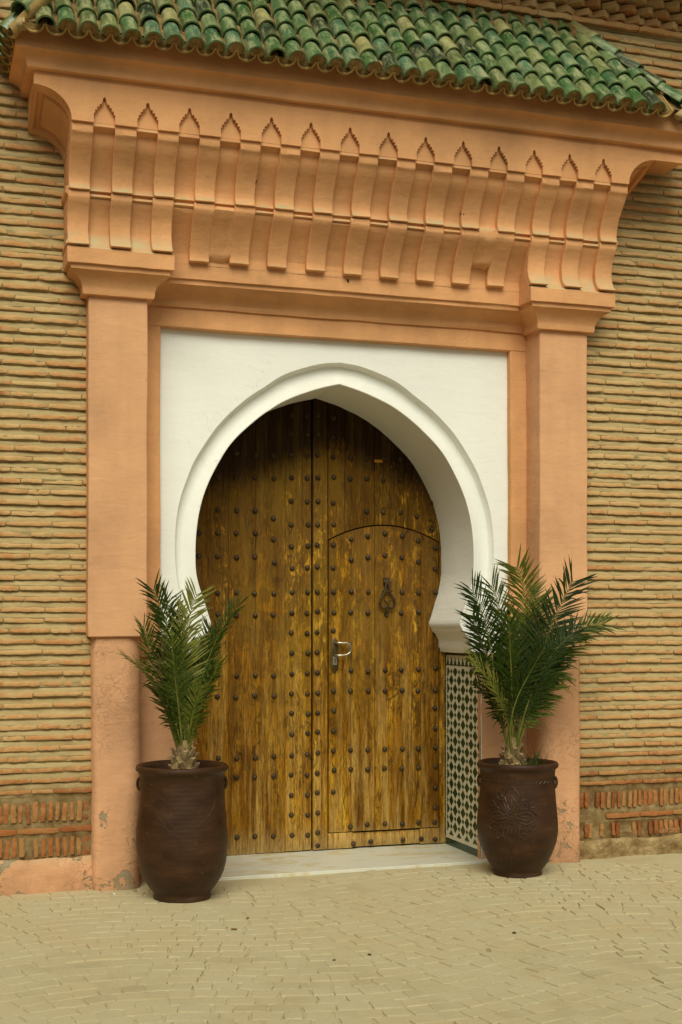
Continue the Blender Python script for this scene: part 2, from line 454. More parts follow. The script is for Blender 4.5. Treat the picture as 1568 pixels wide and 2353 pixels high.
class MB:
    def __init__(s): s.v = []; s.f = []
    def add(s, vs_, fs):
        o = len(s.v); s.v.extend([tuple(p) for p in vs_]); s.f.extend([tuple(i + o for i in f) for f in fs]); return s
    def box(s, a, b):
        x0, y0, z0 = a; x1, y1, z1 = b
        return s.add([(x0,y0,z0),(x1,y0,z0),(x1,y1,z0),(x0,y1,z0),(x0,y0,z1),(x1,y0,z1),(x1,y1,z1),(x0,y1,z1)],
                     [(0,3,2,1),(4,5,6,7),(0,1,5,4),(1,2,6,5),(2,3,7,6),(3,0,4,7)])
    def gridbox(s, a, b, step=0.12):
        # box whose front (-Y) and side faces are gridded so the surface can waver
        x0, y0, z0 = a; x1, y1, z1 = b
        nx = max(1, round((x1-x0)/step)); nzz = max(1, round((z1-z0)/step)); ny = max(1, round((y1-y0)/step))
        def sheet(f, nu, nv, flip):
            vs_ = [f(i/nu, j/nv) for j in range(nv+1) for i in range(nu+1)]
            fs = []
            for j in range(nv):
                for i in range(nu):
                    q = (j*(nu+1)+i, j*(nu+1)+i+1, (j+1)*(nu+1)+i+1, (j+1)*(nu+1)+i)
                    fs.append(q if not flip else q[::-1])
            s.add(vs_, fs)
        L = lambda p, q, t: p + (q-p)*t
        sheet(lambda u, v: (L(x0,x1,u), y0, L(z0,z1,v)), nx, nzz, False)
        sheet(lambda u, v: (L(x0,x1,u), y1, L(z0,z1,v)), nx, nzz, True)
        sheet(lambda u, v: (x0, L(y0,y1,u), L(z0,z1,v)), ny, nzz, True)
        sheet(lambda u, v: (x1, L(y0,y1,u), L(z0,z1,v)), ny, nzz, False)
        sheet(lambda u, v: (L(x0,x1,u), L(y0,y1,v), z0), nx, ny, True)
        sheet(lambda u, v: (L(x0,x1,u), L(y0,y1,v), z1), nx, ny, False)
        return s
    def sweep_x(s, prof, x0, x1, step=0.09, wob=0.0, close=False):
        n = max(1, round((x1-x0)/step)); m = len(prof)
        vs_ = []
        for i in range(n+1):
            x = x0 + (x1-x0)*i/n
            for j, (y, z) in enumerate(prof):
                vs_.append((x, y + wob*nz(x, j*0.37, z, 4.0), z + wob*0.8*nz(x, j*0.51, z, 5.0, 7.7)))
        fs = []
        for i in range(n):
            for j in range(m - (0 if close else 1)):
                k = (j+1) % m
                fs.append((i*m+j, (i+1)*m+j, (i+1)*m+k, i*m+k))
        if close:
            fs.append(tuple(range(m)))
            fs.append(tuple(n*m + j for j in range(m))[::-1])
        return s.add(vs_, fs)
    def rings(s, rings, closed=True, cap0=True, cap1=True):
        n = len(rings[0]); vs_ = [p for r_ in rings for p in r_]; fs = []
        for i in range(len(rings)-1):
            for j in range(n if closed else n-1):
                k = (j+1) % n
                fs.append((i*n+j, i*n+k, (i+1)*n+k, (i+1)*n+j))
        if cap0: fs.append(tuple(range(n))[::-1])
        if cap1: fs.append(tuple((len(rings)-1)*n + j for j in range(n)))
        return s.add(vs_, fs)
    def lathe(s, prof, n=40, cx=0, cy=0):
        return s.rings([[(cx + r_*math.cos(2*math.pi*i/n), cy + r_*math.sin(2*math.pi*i/n), z) for i in range(n)] for r_, z in prof])
    def tube(s, pts, rad, n=6):
        pts = [Vector(p) for p in pts]
        rs = []
        up = Vector((0.13, 0.2, 1)).normalized()
        for i, p in enumerate(pts):
            t = (pts[min(i+1, len(pts)-1)] - pts[max(i-1, 0)]).normalized()
            a = t.cross(up)
            if a.length < 1e-4: a = t.cross(Vector((1, 0, 0)))
            a.normalize(); b = t.cross(a)
            r_ = rad(i/(len(pts)-1)) if callable(rad) else rad
            rs.append([tuple(p + (a*math.cos(2*math.pi*k/n) + b*math.sin(2*math.pi*k/n))*r_) for k in range(n)])
        return s.rings(rs)
    def mesh(s, name, smooth=None, fix=True, merge=True):
        me = bpy.data.meshes.new(name)
        me.from_pydata(s.v, [], s.f)
        if fix:
            bm = bmesh.new(); bm.from_mesh(me)
            if merge: bmesh.ops.remove_doubles(bm, verts=bm.verts, dist=0.00005)
            bmesh.ops.recalc_face_normals(bm, faces=bm.faces)
            bm.to_mesh(me); bm.free()
        if smooth is not None:
            me.polygons.foreach_set('use_smooth', [True]*len(me.polygons))
            me.set_sharp_from_angle(angle=R(smooth))
        me.update()
        return me
    def build(s, name, mat, parent=None, smooth=30, fix=True, loc=None, bevel=0.0, merge=True):
        if loc is not None:
            s.v = [(p[0]-loc[0], p[1]-loc[1], p[2]-loc[2]) for p in s.v]
        me = s.mesh(name, smooth, fix, merge)
        o = link_mesh(name, me, M[mat] if isinstance(mat, str) else mat, parent, loc)
        if bevel:
            b = o.modifiers.new('bevel', 'BEVEL'); b.width = bevel; b.segments = 2; b.limit_method = 'ANGLE'; b.angle_limit = R(50)
            b.harden_normals = False
        return o

def wobble(mb, amp, f=2.5, seed=0.0, amp2=0.0, f2=18.0):
    out = []
    for (x, y, z) in mb.v:
        dx = amp*nz(x, y, z, f, seed) + amp2*nz(x, y, z, f2, seed+3)
        dy = amp*nz(x, y, z, f, seed+11) + amp2*nz(x, y, z, f2, seed+13)
        dz = amp*nz(x, y, z, f, seed+23) + amp2*nz(x, y, z, f2, seed+17)
        out.append((x+dx, y+dy, z+dz))
    mb.v = out
    return mb

def catmull(pts, n):
    P = [Vector((p[0], p[1])) for p in pts]
    dense = []
    for i in range(len(P)-1):
        p0 = P[max(i-1, 0)]; p1 = P[i]; p2 = P[i+1]; p3 = P[min(i+2, len(P)-1)]
        for k in range(12):
            t = k/12
            dense.append(0.5*((2*p1) + (p2-p0)*t + (2*p0-5*p1+4*p2-p3)*t*t + (3*p1-p0-3*p2+p3)*t**3))
    dense.append(P[-1])
    L = [0]
    for a, b in zip(dense, dense[1:]): L.append(L[-1] + (b-a).length)
    out = []; j = 0
    for i in range(n+1):
        d = L[-1]*i/n
        while j < len(L)-2 and L[j+1] < d: j += 1
        seg = L[j+1]-L[j]
        t = 0 if seg == 0 else (d-L[j])/seg
        out.append(dense[j].lerp(dense[j+1], t))
    return out

M['dark_ground'] = m_simple('low_bounce_ground', (0.05, 0.045, 0.035), (0.09, 0.08, 0.06), 3, 0.95)  # invented dark tone for the unseen ground, cuts bounce light under the mouldings
# ================================================================== GROUND
def paving_top(x, y):
    return -0.0040 + 0.0062*nz(x, y, 0, 2.3, 4.0) + 0.0025*nz(x, y, 0, 9.0, 2.0)

gm = MB()
gx0, gx1, gy0, gy1, st = -4.0, 4.0, -4.6, 0.75, 0.04
nx_, ny_ = int((gx1-gx0)/st), int((gy1-gy0)/st)
gm.add([(gx0+i*st, gy0+j*st, paving_top(gx0+i*st, gy0+j*st)) for j in range(ny_+1) for i in range(nx_+1)],
       [(j*(nx_+1)+i, j*(nx_+1)+i+1, (j+1)*(nx_+1)+i+1, (j+1)*(nx_+1)+i) for j in range(ny_) for i in range(nx_)])
pavement = gm.build('pavement', 'sand', smooth=60, fix=False)
tag(pavement, kind='structure')
g2 = MB().add([(-150, -150, -0.03), (150, -150, -0.03), (150, 150, -0.03), (-150, 150, -0.03)], [(0, 1, 2, 3)])
tag(g2.build('ground', 'dark_ground', fix=False), kind='structure')

def paver_mesh(i):
    r_ = random.Random(100+i)
    n = 8
    base = [(-.05,-.05),(0,-.052),(.05,-.05),(.052,0),(.05,.05),(0,.052),(-.05,.05),(-.052,0)]
    pts = [(x + r_.uniform(-.007,.006), y + r_.uniform(-.007,.006)) for x, y in base]
    m = MB()
    top = [(x*.925, y*.925, .0 + r_.uniform(-.0008,.0012)) for x, y in pts]
    rim = [(x*.975, y*.975, -.0012) for x, y in pts]
    low = [(x, y, -.02) for x, y in pts]
    m.rings([low, rim, top], cap0=False)
    return m.mesh('paver', 12)
PAVERS = [paver_mesh(i) for i in range(14)]
for p in PAVERS: p.materials.append(M['paver'])

cth, sth = math.cos(R(18)), math.sin(R(18))
def project(x, y, z):
    dx, dy = x+2.475, y+7.48
    xc = cth*dx - sth*dy; zc = sth*dx + cth*dy
    if zc < 0.2: return None
    return 784 + 3028*xc/zc, 1430 - 3028*(z-1.5)/zc, zc

cells = []
pitch = 0.108
j = 0
yy = -4.55
while yy < -0.02:
    x = -5.0 + rnd.uniform(0, .1)
    while x < 5.0:
        wd = rnd.uniform(.078, .135)
        xm = x + wd/2
        ph = 2*math.pi*xm/2.3
        yc = yy + 0.13*math.sin(ph) + 0.05*math.sin(ph*0.43 + 1.0)
        sl = 0.13*math.cos(ph)*2*math.pi/2.3
        if yc < (-0.03 if abs(xm) > 1.0 else 0.0):
            cells.append((xm + rnd.uniform(-.006, .006), yc + rnd.uniform(-.007, .007), wd*rnd.uniform(.93, .97), pitch*rnd.uniform(.88, .97), math.atan(sl) + rnd.uniform(-.06, .06)))
        x += wd
    yy += pitch
vis, rest = [], []
for c_ in cells:
    p = project(c_[0], c_[1], 0)
    if p and -20 < p[0] < 1590 and p[1] < 2380: vis.append((p[2], c_))
    else: rest.append(c_)
vis.sort(key=lambda t: t[0])
near, far = [c_ for _, c_ in vis[:300]], [c_ for _, c_ in vis[300:]]
for c_ in near:
    z = 0.0005 + 0.004*nz(c_[0], c_[1], 0, 7.0, 9.0) + rnd.uniform(-.0015, .0015)
    link_mesh('paver', rnd.choice(PAVERS), None, pavement, (c_[0], c_[1], z), (rnd.uniform(-.008,.008), rnd.uniform(-.008,.008), c_[4]), (c_[2]*10, c_[3]*10, 1))
pm = MB()
for c_ in far + rest:
    me = rnd.choice(PAVERS)
    z = 0.0005 + 0.004*nz(c_[0], c_[1], 0, 7.0, 9.0) + rnd.uniform(-.0015, .0015)
    mat = Matrix.Translation((c_[0], c_[1], z)) @ Matrix.Rotation(c_[4], 4, 'Z') @ Matrix.Diagonal((c_[2]*10, c_[3]*10, 1, 1))
    pm.add([mat @ v.co for v in me.vertices], [tuple(p.vertices) for p in me.polygons])
tag(pm.build('distant_pavers', 'paver', pavement, smooth=12, fix=False), kind='stuff')

# ================================================================== BRICK WALLS
def brick_variant(i):
    r_ = random.Random(500+i)
    nx, ln = 7, 1.0
    m = MB()
    rings = []
    for a in range(nx+1):
        u = a/nx - .5
        e = 0.86 if a in (0, nx) else 1.0
        zt = .5*e + r_.uniform(-.15, .06); zb = -.5*e + r_.uniform(-.06, .12)
        yf = -.5*e + r_.uniform(-.10, .12)
        rings.append([(u, .5, zb), (u, yf+.05, zb), (u, yf + r_.uniform(-.04,.04), zb*.72), (u, yf + r_.uniform(-.04,.06), zt*.74), (u, yf+.07, zt), (u, .5, zt)])
    m.rings(rings)
    m.v = [(x*.25, y*.033, z*.029) for x, y, z in m.v]
    return m.mesh('brick', 42)
BRICKS = [brick_variant(i) for i in range(16)]
for b in BRICKS: b.materials.append(M['brick'])
BT = 0.95      # protrusion scale of a brick (its local y extent)

def wall_bricks(parent, x0, x1, z0, z1, pitch, visible, seed, skip=None, maxn=300):
    r_ = random.Random(seed)
    ind, stuff = [], []
    z = z0; row = 0
    while z < z1:
        x = x0 - r_.uniform(0, .22)
        while x < x1:
            L = r_.choice([.25, .26, .24, .22, .12, .27])
            a, b = max(x, x0), min(x+L, x1)
            if b-a > .03:
                xm = (a+b)/2
                it = (xm, z + 0.004*nz(xm, 0, z, 1.6, seed) + r_.uniform(-.002,.002), b-a-.007, r_.uniform(.023, .029), r_.uniform(-.006, .004), r_.uniform(-.012, .012))
                if skip is None or not skip(xm, z):
                    (ind if visible(xm, z) else stuff).append(it)
            x += L
        z += pitch; row += 1
    r_.shuffle(ind)
    ind.sort(key=lambda q: -q[2])
    stuff += ind[maxn:]
    for (xm, zc, L, h, dy, tl) in ind[:maxn]:
        link_mesh('brick', r_.choice(BRICKS), None, parent, (xm, 0.0125+dy, zc), (0, tl, 0), (L/.25, BT, h/.029))
    sm = MB()
    for (xm, zc, L, h, dy, tl) in stuff:
        me = r_.choice(BRICKS)
        mat = Matrix.Translation((xm, 0.0125+dy, zc)) @ Matrix.Rotation(tl, 4, 'Y') @ Matrix.Diagonal((L/.25, BT, h/.029, 1))
        sm.add([mat @ v.co for v in me.vertices], [tuple(p.vertices) for p in me.polygons])
    if sm.v:
        tag(sm.build('brick_courses', 'brick', parent, smooth=55, fix=False), kind='stuff')

def mortar_wall(parent, x0, x1, z0, z1, pitch, first):
    # joints struck back under each course and sloping out to the next one below
    prof = [(0.35, z0), (0.008, z0)]
    z = first
    while z < z1:
        prof += [(0.008, z-.013), (0.004, z), (0.002, z+.012), (0.003, z+.015), (0.009, z+pitch-.026), (0.016, z+pitch-.017)]
        z += pitch
    prof = [p for p in prof if p[1] <= z1] + [(0.016, z1), (0.35, z1)]
    m = MB().sweep_x(prof, x0, x1, 0.06, 0.006, close=True)
    return m.build('mortar', 'mortar', parent, smooth=40, fix=False, merge=False)

PITCH = 0.0595
def soldier(parent, xa, xb, zc, h, seed, miss=()):
    r_ = random.Random(seed)
    x = xa; k = 0
    while x < xb:
        if k not in miss:
            link_mesh('brick', r_.choice(BRICKS), None, parent, (x, .017 + r_.uniform(-.005,.011), zc + r_.uniform(-.006,.006)),
                      (0, R(90) + r_.uniform(-.07,.07), 0), (h/.25*r_.uniform(.92,1.08), BT, r_.uniform(.024,.033)/.029))
        x += r_.uniform(.036, .042); k += 1

def in_view(xm, z, lo, hi):
    p = project(xm, 0, z)
    return p is not None and -25 < p[0] < 1595 and -20 < p[1] < 2100 and lo < xm < hi

# left wall
wl_ = empty('brick_wall', (-3.5, 0, 0))
tag(wl_, 'tan brick wall with thick mortar joints left of the orange portal, pink plaster base', 'wall', 'brick walls beside the portal')
mortar_wall(wl_, -5.5, -1.47, 0.53, 5.5, PITCH, 0.56)
wall_bricks(wl_, -5.5, -1.485, 0.56, 5.42, PITCH, lambda x, z: in_view(x, z, -2.3, -1.4), 1, None, 262)
lm = MB().sweep_x([(.35,.0),(.016,.0),(.016,.20),(.008,.24),(.016,.30),(.010,.325),(.008,.355),(.018,.39),(.014,.44),(.018,.49),(.010,.52),(.012,.54),(.35,.54)], -5.5, -1.475, .06, .006, close=True)
lm.build('mortar', 'mortar', wl_, smooth=40, fix=False, merge=False)
soldier(wl_, -2.06, -1.53, .442, .105, 21)
soldier(wl_, -2.06, -1.53, .247, .10, 22, (5,))
for i, (a, b) in enumerate([(-2.16, -1.93), (-1.925, -1.70), (-1.695, -1.50)]):
    link_mesh('brick', BRICKS[i+3], None, wl_, ((a+b)/2, .016, .338 + .003*i), (0, .01*(i-1), 0), ((b-a)/.25, BT, .034/.029))
# plaster base of the left wall
def rough_plinth(name, x0, x1, ztop, yfront, mat, parent, amp, seed):
    m = MB()
    nx = int((x1-x0)/.03); nv = 9
    rows = []
    for i in range(nx+1):
        x = x0 + (x1-x0)*i/nx
        zt = ztop + .016*nz(x, 0, 0, 5, seed) + .007*nz(x, 1, 0, 22, seed)
        ring = [(x, .05, -.02)]
        for k in range(nv):
            v = k/(nv-1)
            z = -.02 + (zt+.02)*v
            y = yfront + .012*math.sin(v*2.2)*-1 + amp*nz(x, 3, z, 6, seed) + amp*.6*nz(x, 5, z, 24, seed)
            if k == nv-1: y += .012
            ring.append((x, y, z))
        ring.append((x, .05, zt-.006))
        rows.append(ring)
    m.rings(rows)
    return m.build(name, mat, parent, smooth=60)
rough_plinth('plaster_base', -5.5, -1.505, .185, -.018, 'plaster_low', wl_, .012, 3.0)

# right wall
wr_ = empty('brick_wall', (3.5, 0, 0))
tag(wr_, 'tan brick wall with thick mortar joints right of the orange portal, crumbling soldier course base', 'wall', 'brick walls beside the portal')
mortar_wall(wr_, 1.45, 5.5, 0.45, 5.32, PITCH, 0.478)
hidden = lambda x, z: (z > 4.33 and x < 2.13 - max(0, (z-4.6))*.72 and z < 5.2) or (z > 3.45 and x < 1.66)
wall_bricks(wr_, 1.50, 5.5, 0.478, 5.28, PITCH, lambda x, z: in_view(x, z, 1.4, 2.75) and not hidden(x, z), 2, None, 268)
rm = MB().sweep_x([(.35,.0),(.020,.0),(.020,.12),(.014,.15),(.024,.17),(.024,.205),(.012,.228),(.014,.24),(.010,.28),(.012,.30),(.020,.33),(.020,.40),(.010,.43),(.012,.455),(.35,.455)], 1.45, 5.5, .06, .007, close=True)
rm.build('mortar', 'mortar', wr_, smooth=40, fix=False, merge=False)
soldier(wr_, 1.56, 2.5, .368, .10, 31, (2,))
soldier(wr_, 1.56, 2.5, .172, .085, 32, (0, 3, 5, 8, 9, 12))
for i, (a, b) in enumerate([(1.74, 1.98), (1.985, 2.22), (2.225, 2.46)]):
    link_mesh('brick', BRICKS[i+6], None, wr_, ((a+b)/2, .015, .262 + .002*i), (0, .008*(i-1), 0), ((b-a)/.25, BT, .032/.029))
rough_plinth('rubble_base', 1.50, 5.5, .115, .002, 'rubble', wr_, .022, 8.0)

# upper wall with dog-tooth courses over the roof
wu_ = empty('dogtooth_cornice', (0, 0, 5.3))
tag(wu_, 'brown brick cornice of stepped dogtooth courses above the green tile roof', 'cornice')
MB().box((-5.5, .02, 5.325), (5.5, .45, 6.6)).build('backing_wall', 'mortar', wu_)
MB().box((-1.45, .02, 4.5), (1.45, .3, 5.32)).build('backing_wall', 'mortar', wu_)
MB().box((-5.5, -.62, 5.715), (5.5, .4, 5.86)).build('shade_slab', 'mortar', wu_)  # unseen overhang, added and deepened to shade the dogtooth courses
x = -0.2
while x < 3.2:
    link_mesh('brick', rnd.choice(BRICKS), None, wu_, (x+.12, -.002, 5.315), (0, rnd.uniform(-.006,.006), 0), (.94, 1.8, 1.35))
    x += .24
for r_i in range(6):
    z = 5.362 + r_i*.058
    y = .006 - .020*r_i
    k = 0
    x = -0.3 + (r_i % 2)*.0625
    while x < 3.3:
        m = None
        link_mesh('dogtooth_brick', BRICKS[(k*3+r_i) % 16], None, wu_, (x, y, z), (rnd.uniform(-.03,.03), rnd.uniform(-.03,.03), R(45) + rnd.uniform(-.06,.06)), (.37, 2.8, 1.75))
        x += .125; k += 1
    MB().box((-.4, y+.035, z-.028), (3.4, .3, z+.028)).build('cornice_bed', 'mortar', wu_)

# ================================================================== PORTAL
portal = empty('gate_portal', (0, 0, 0))
tag(portal, 'orange plastered gateway with corbelled cornice and white horseshoe arch surround', 'gateway')
S = 0.2308
# light-tight core
MB().box((-1.60, .80, 0.0), (1.60, .95, 4.6)).build('core_wall', 'mortar', portal)
MB().box((-1.5, .2, 3.35), (1.5, .8, 4.5)).build('core_wall', 'mortar', portal)
MB().box((-1.50, .23, 0.0), (-.93, .80, 3.35)).build('core_wall', 'mortar', portal)
MB().box((.93, .23, 0.0), (1.50, .80, 3.35)).build('core_wall', 'mortar', portal)

for sgn in (-1, 1):
    # upper pillar
    a, b = (1.22, 1.55)
    x0, x1 = (a, b) if sgn > 0 else (-b, -a)
    m = MB().gridbox((x0, -.096, 1.42), (x1, .16, 3.335), .09)
    wobble(m, .006, 1.7, 5*sgn, .0018, 9)
    m.build('pillar', 'plaster', portal, smooth=50, bevel=.007)
    # lower engaged column, inner corner rounded
    xi, xo = 1.245, 1.522
    rr = .095
    plan = [(xo, .16), (xo, -.05), (xo-.02, -.078)]
    for k in range(6): plan.append((xo-.03 - (xo-.03-xi-rr)*k/5, -.080))
    for k in range(1, 9):
        an = R(90*k/8)
        plan.append((xi + rr - rr*math.sin(an), -.080 + rr - rr*math.cos(an)))
    plan += [(xi, .08), (xi, .16)]
    rings = []
    for k in range(19):
        z = -.02 + 1.45*k/18
        fl = 1.0
        rings.append([(sgn*px, py, z) for px, py in plan])
    m = MB().rings(rings)
    wobble(m, .011, 2.2, 9*sgn+2, .004, 14)
    m.build('column_base', 'plaster_low', portal, smooth=60)
    # capital
    prof = [(3.312, .0), (3.314, .030), (3.332, .034), (3.346, .034), (3.355, .036), (3.375, .044), (3.395, .058), (3.412, .076), (3.426, .098),
            (3.430, .106), (3.456, .108), (3.458, .126), (3.500, .127), (3.540, .126), (3.552, .110), (3.57, .07)]
    rings = []
    for z, o in prof:
        X0, X1, Y0 = a-o, b+o, -.096-o
        pl = []
        for k in range(5): pl.append((X0, .15 + (Y0-.15)*k/5))
        for k in range(9): pl.append((X0 + (X1-X0)*k/9, Y0))
        for k in range(5): pl.append((X1, Y0 + (.15-Y0)*k/5))
        pl.append((X1, .15))
        rings.append([(sgn*px, py, z) for px, py in pl])
    m = MB().rings(rings)
    wobble(m, .005, 2.0, 13*sgn, .0022, 16)
    m.build('capital', 'plaster_cornice', portal, smooth=38)

# recessed frame round the white panel
m = MB().gridbox((-1.25, .095, 3.212), (1.25, .16, 3.34), .09); wobble(m, .004, 2.2, 31, .002, 14)
m.build('frame', 'plaster_cornice', portal, smooth=50, bevel=.006)
for sgn in (-1, 1):
    x0, x1 = (1.113, 1.24) if sgn > 0 else (-1.24, -1.113)
    m = MB().gridbox((x0, .097, 1.30), (x1, .16, 3.225), .09); wobble(m, .005, 2.2, 33*sgn, .002, 14)
    m.build('frame', 'plaster_cornice', portal, smooth=50, bevel=.006)
    x0, x1 = (.915, 1.26) if sgn > 0 else (-1.26, -.915)
    m = MB().gridbox((x0, .120, -.02), (x1, .165, 1.300), .09); wobble(m, .004, 2.2, 37*sgn, .003, 14)
    m.build('dado', 'plaster_low', portal, smooth=50, bevel=.006)
# left reveal of the doorway (plain plaster)
MB().gridbox((-.935, .166, -.02), (-.916, .70, 1.298)).build('reveal', 'plaster_low', portal)
MB().box((.921, .166, -.02), (.94, .70, 1.298)).build('reveal', 'plaster_low', portal)

# white spandrel panel, arch moulding and soffit
INNER = [(0,2.952),(.10,2.927),(.19,2.898),(.31,2.850),(.405,2.797),(.53,2.705),(.67,2.570),(.765,2.421),(.83,2.283),(.868,2.150),(.887,2.010),(.891,1.88),(.886,1.79),(.868,1.71),(.842,1.635),(.815,1.55),(.797,1.495)]
OUTER = [(0,3.080),(.143,3.061),(.345,2.992),(.48,2.905),(.61,2.812),(.755,2.670),(.885,2.480),(.94,2.360),(.988,2.220),(1.012,2.080),(1.018,1.93),(1.012,1.80),(.995,1.70),(.972,1.62),(.945,1.54),(.925,1.49)]
NI = 72
I_ = catmull(INNER, NI)
O_ = catmull(OUTER, NI)
IMP = [(.797,1.495),(.799,1.482),(.806,1.466),(.812,1.462),(.814,1.452),(.830,1.430),(.836,1.426),(.850,1.408),(.864,1.388),(.868,1.372),(.868,1.338),(.878,1.324),(.880,1.312),(.888,1.302)]
for sgn in (-1, 1):
    m = MB()
    Z0 = 1.302
    OL = [(p.x, p.y) for p in O_] + [(.925, 1.40), (.925, Z0)]
    poly = [(0, 3.225)] + [(sgn*x, z) for x, z in OL] + [(sgn*1.125, Z0), (sgn*1.125, 3.225)]
    n = len(poly)
    m.add([(x, .145, z) for x, z in poly], [tuple(range(n))])
    # moulded band: step in, hollow, out to the arris
    bandp = [(0, .145), (.04, .178), (.14, .196), (.35, .198), (.6, .190), (.82, .178), (.97, .168), (1.0, .170)]
    IL = [(p.x, p.y) for p in I_]
    inn = IL + [(.868, 1.40), (.888, Z0)]
    # below the nose the band dies into the impost block
    nb = len(OL)
    vs_ = []
    for (ox, oz), (ix, iz) in zip(OL, inn):
        for t, y in bandp:
            vs_.append((sgn*(ox+(ix-ox)*t), y, oz+(iz-oz)*t))
    k = len(bandp)
    fs = [(i*k+j, i*k+j+1, (i+1)*k+j+1, (i+1)*k+j) for i in range(NI) for j in range(k-1)]
    m.add(vs_, fs)
    me = m.mesh('arch_surround', 40)
    o = link_mesh('arch_surround', me, M['white'], portal)
    m = MB()
    path = IL + IMP[1:]
    rings = []
    for x, z in path:
        rings.append([(sgn*x, .170, z)] + [(sgn*x, .170 + .53*t, z) for t in (.02, .06, .25, .5, .75, 1.0)])
    m.rings(rings, closed=False, cap0=False, cap1=False)
    wobble(m, .004, 3.0, 41*sgn, .0015, 15)
    m.build('arch_soffit', 'white', portal, smooth=40)
    # front of the impost block
    m = MB()
    pol = [(x, z) for x, z in IMP] + [(.93, 1.302), (.93, 1.50)]
    m.add([(sgn*x, .171, z) for x, z in pol], [tuple(range(len(pol)))])
    m.build('impost_face', 'white', portal, smooth=30)

# mouldings between the pillars and the plain band above them
prof = [(.16, 3.326), (.080, 3.328), (.074, 3.346), (.072, 3.356), (.062, 3.376), (.045, 3.395), (.020, 3.412), (-.012, 3.426), (-.020, 3.432), (-.040, 3.434), (-.043, 3.458), (-.058, 3.462), (-.060, 3.50), (-.060, 3.556), (-.060, 3.60)]
m = MB().sweep_x(prof, -1.30, 1.30, .07, .006)
m.build('architrave', 'plaster_cornice', portal, smooth=38)

T1 = [(-.372, 4.172), (-.374, 4.122), (-.368, 4.113), (-.360, 4.108), (-.350, 4.085), (-.322, 4.052), (-.290, 4.015), (-.264, 3.972), (-.246, 3.930), (-.238, 3.898), (-.243, 3.868), (-.258, 3.850)]
T2P = [(-.238, 3.846), (-.240, 3.816), (-.238, 3.808), (-.222, 3.783), (-.198, 3.745), (-.184, 3.70), (-.180, 3.66), (-.188, 3.615), (-.208, 3.583), (-.240, 3.558)]
T2M = [(-.238, 3.846), (-.240, 3.816), (-.238, 3.808), (-.220, 3.785), (-.180, 3.747), (-.143, 3.70), (-.115, 3.65), (-.098, 3.61), (-.093, 3.58), (-.100, 3.556)]
DB = .036
def backing(front, x0, x1, name):
    prof = [(y+DB, z) for y, z in front]
    return MB().sweep_x(prof, x0, x1, .08, .004).build(name, 'plaster_cornice', portal, smooth=38)
b1 = [(-.372, 4.20), (-.374, 4.178), (-.386, 4.172), (-.404, 4.169), (-.406, 4.154), (-.384, 4.148), (-.366, 4.138), (-.357, 4.106)] + T1[4:-1] + [(-.250, 3.858), (-.232, 3.856), (-.230, 3.842), (-.252, 3.838), (-.256, 3.826), (-.240, 3.820)]
backing(b1, -1.66, 1.66, 'corbel_ground')
backing([(-.232, 3.83)] + T2M[1:] + [(-.098, 3.54)], -1.11, 1.11, 'corbel_ground')
for sgn in (-1, 1):
    x0, x1 = (1.095, 1.662) if sgn > 0 else (-1.662, -1.095)
    pr = [(y+DB, z) for y, z in [(-.232, 3.83)] + T2P[1:-1] + [(-.225, 3.556), (-.225, 3.535)]]
    MB().sweep_x(pr + [(.1, 3.535), (.1, 3.83)], x0, x1, .08, .003, close=True).build('corbel_ground', 'plaster_cornice', portal, smooth=38)
# side flanks of the bracket table
for sgn in (-1, 1):
    xs = [(3.54, .0), (3.56, .012), (3.59, .004), (3.64, -.018), (3.70, -.022), (3.77, -.008), (3.825, .004), (3.835, .016), (3.86, .016), (3.87, .0), (3.95, -.004), (4.05, -.002), (4.10, 0), (4.165, .001)]
    rings = []
    for z, o in xs:
        PT = T1 if z > 3.848 else T2P
        yf = .016 + next((y0 + (y1-y0)*(z0-z)/(z0-z1) for (y0, z0), (y1, z1) in zip(PT, PT[1:]) if z1 <= z <= z0), -.21)
        rings.append([(sgn*(1.672+o), yf, z), (sgn*(1.672+o), .03, z), (sgn*1.62, .03, z), (sgn*1.62, yf, z)])
    MB().rings(rings).build('bracket_flank', 'plaster_cornice', portal, smooth=35)

def corbel_mesh(front, name, yback, seed):
    poly = list(front) + [(front[-1][0]+.05, front[-1][1]-.004), (yback, front[-1][1]-.004), (yback, front[0][1])]
    m = MB(); w_ = .0578
    n = len(poly)
    cols = [-w_, -w_*.5, 0, w_*.5, w_]
    m.sweep_x(poly, -w_, w_, w_/2, 0, close=True)
    m.v = [(x + .0022*nz(x, y, z, 14, seed), y + .0026*nz(x, y, z, 17, seed+4), z + .0022*nz(x, y, z, 14, seed+8)) for x, y, z in m.v]
    return m.mesh(name, 38, True)
C1 = [corbel_mesh(T1, 'corbel', .0, s*3.1) for s in range(4)]
C2P = [corbel_mesh(T2P, 'corbel', .0, s*3.7+1) for s in range(3)]
C2M = [corbel_mesh(T2M, 'corbel', .0, s*4.1+2) for s in range(4)]
for me in C1+C2P+C2M: me.materials.append(M['plaster_cornice'])
def put_corbel(me, k, dz=0):
    o = link_mesh('corbel', me, None, portal, ((k-7)*S + rnd.uniform(-.003,.003), 0, dz))
    b = o.modifiers.new('bevel', 'BEVEL'); b.width = .005; b.segments = 2; b.limit_method = 'ANGLE'; b.angle_limit = R(50)
for k in range(15):
    put_corbel(C1[k % 4], k, rnd.uniform(-.002, .002))
for k in range(15):
    if k < 3 or k > 11: put_corbel(C2P[k % 3], k)
    else: put_corbel(C2M[k % 4], k, rnd.uniform(-.003, .003))
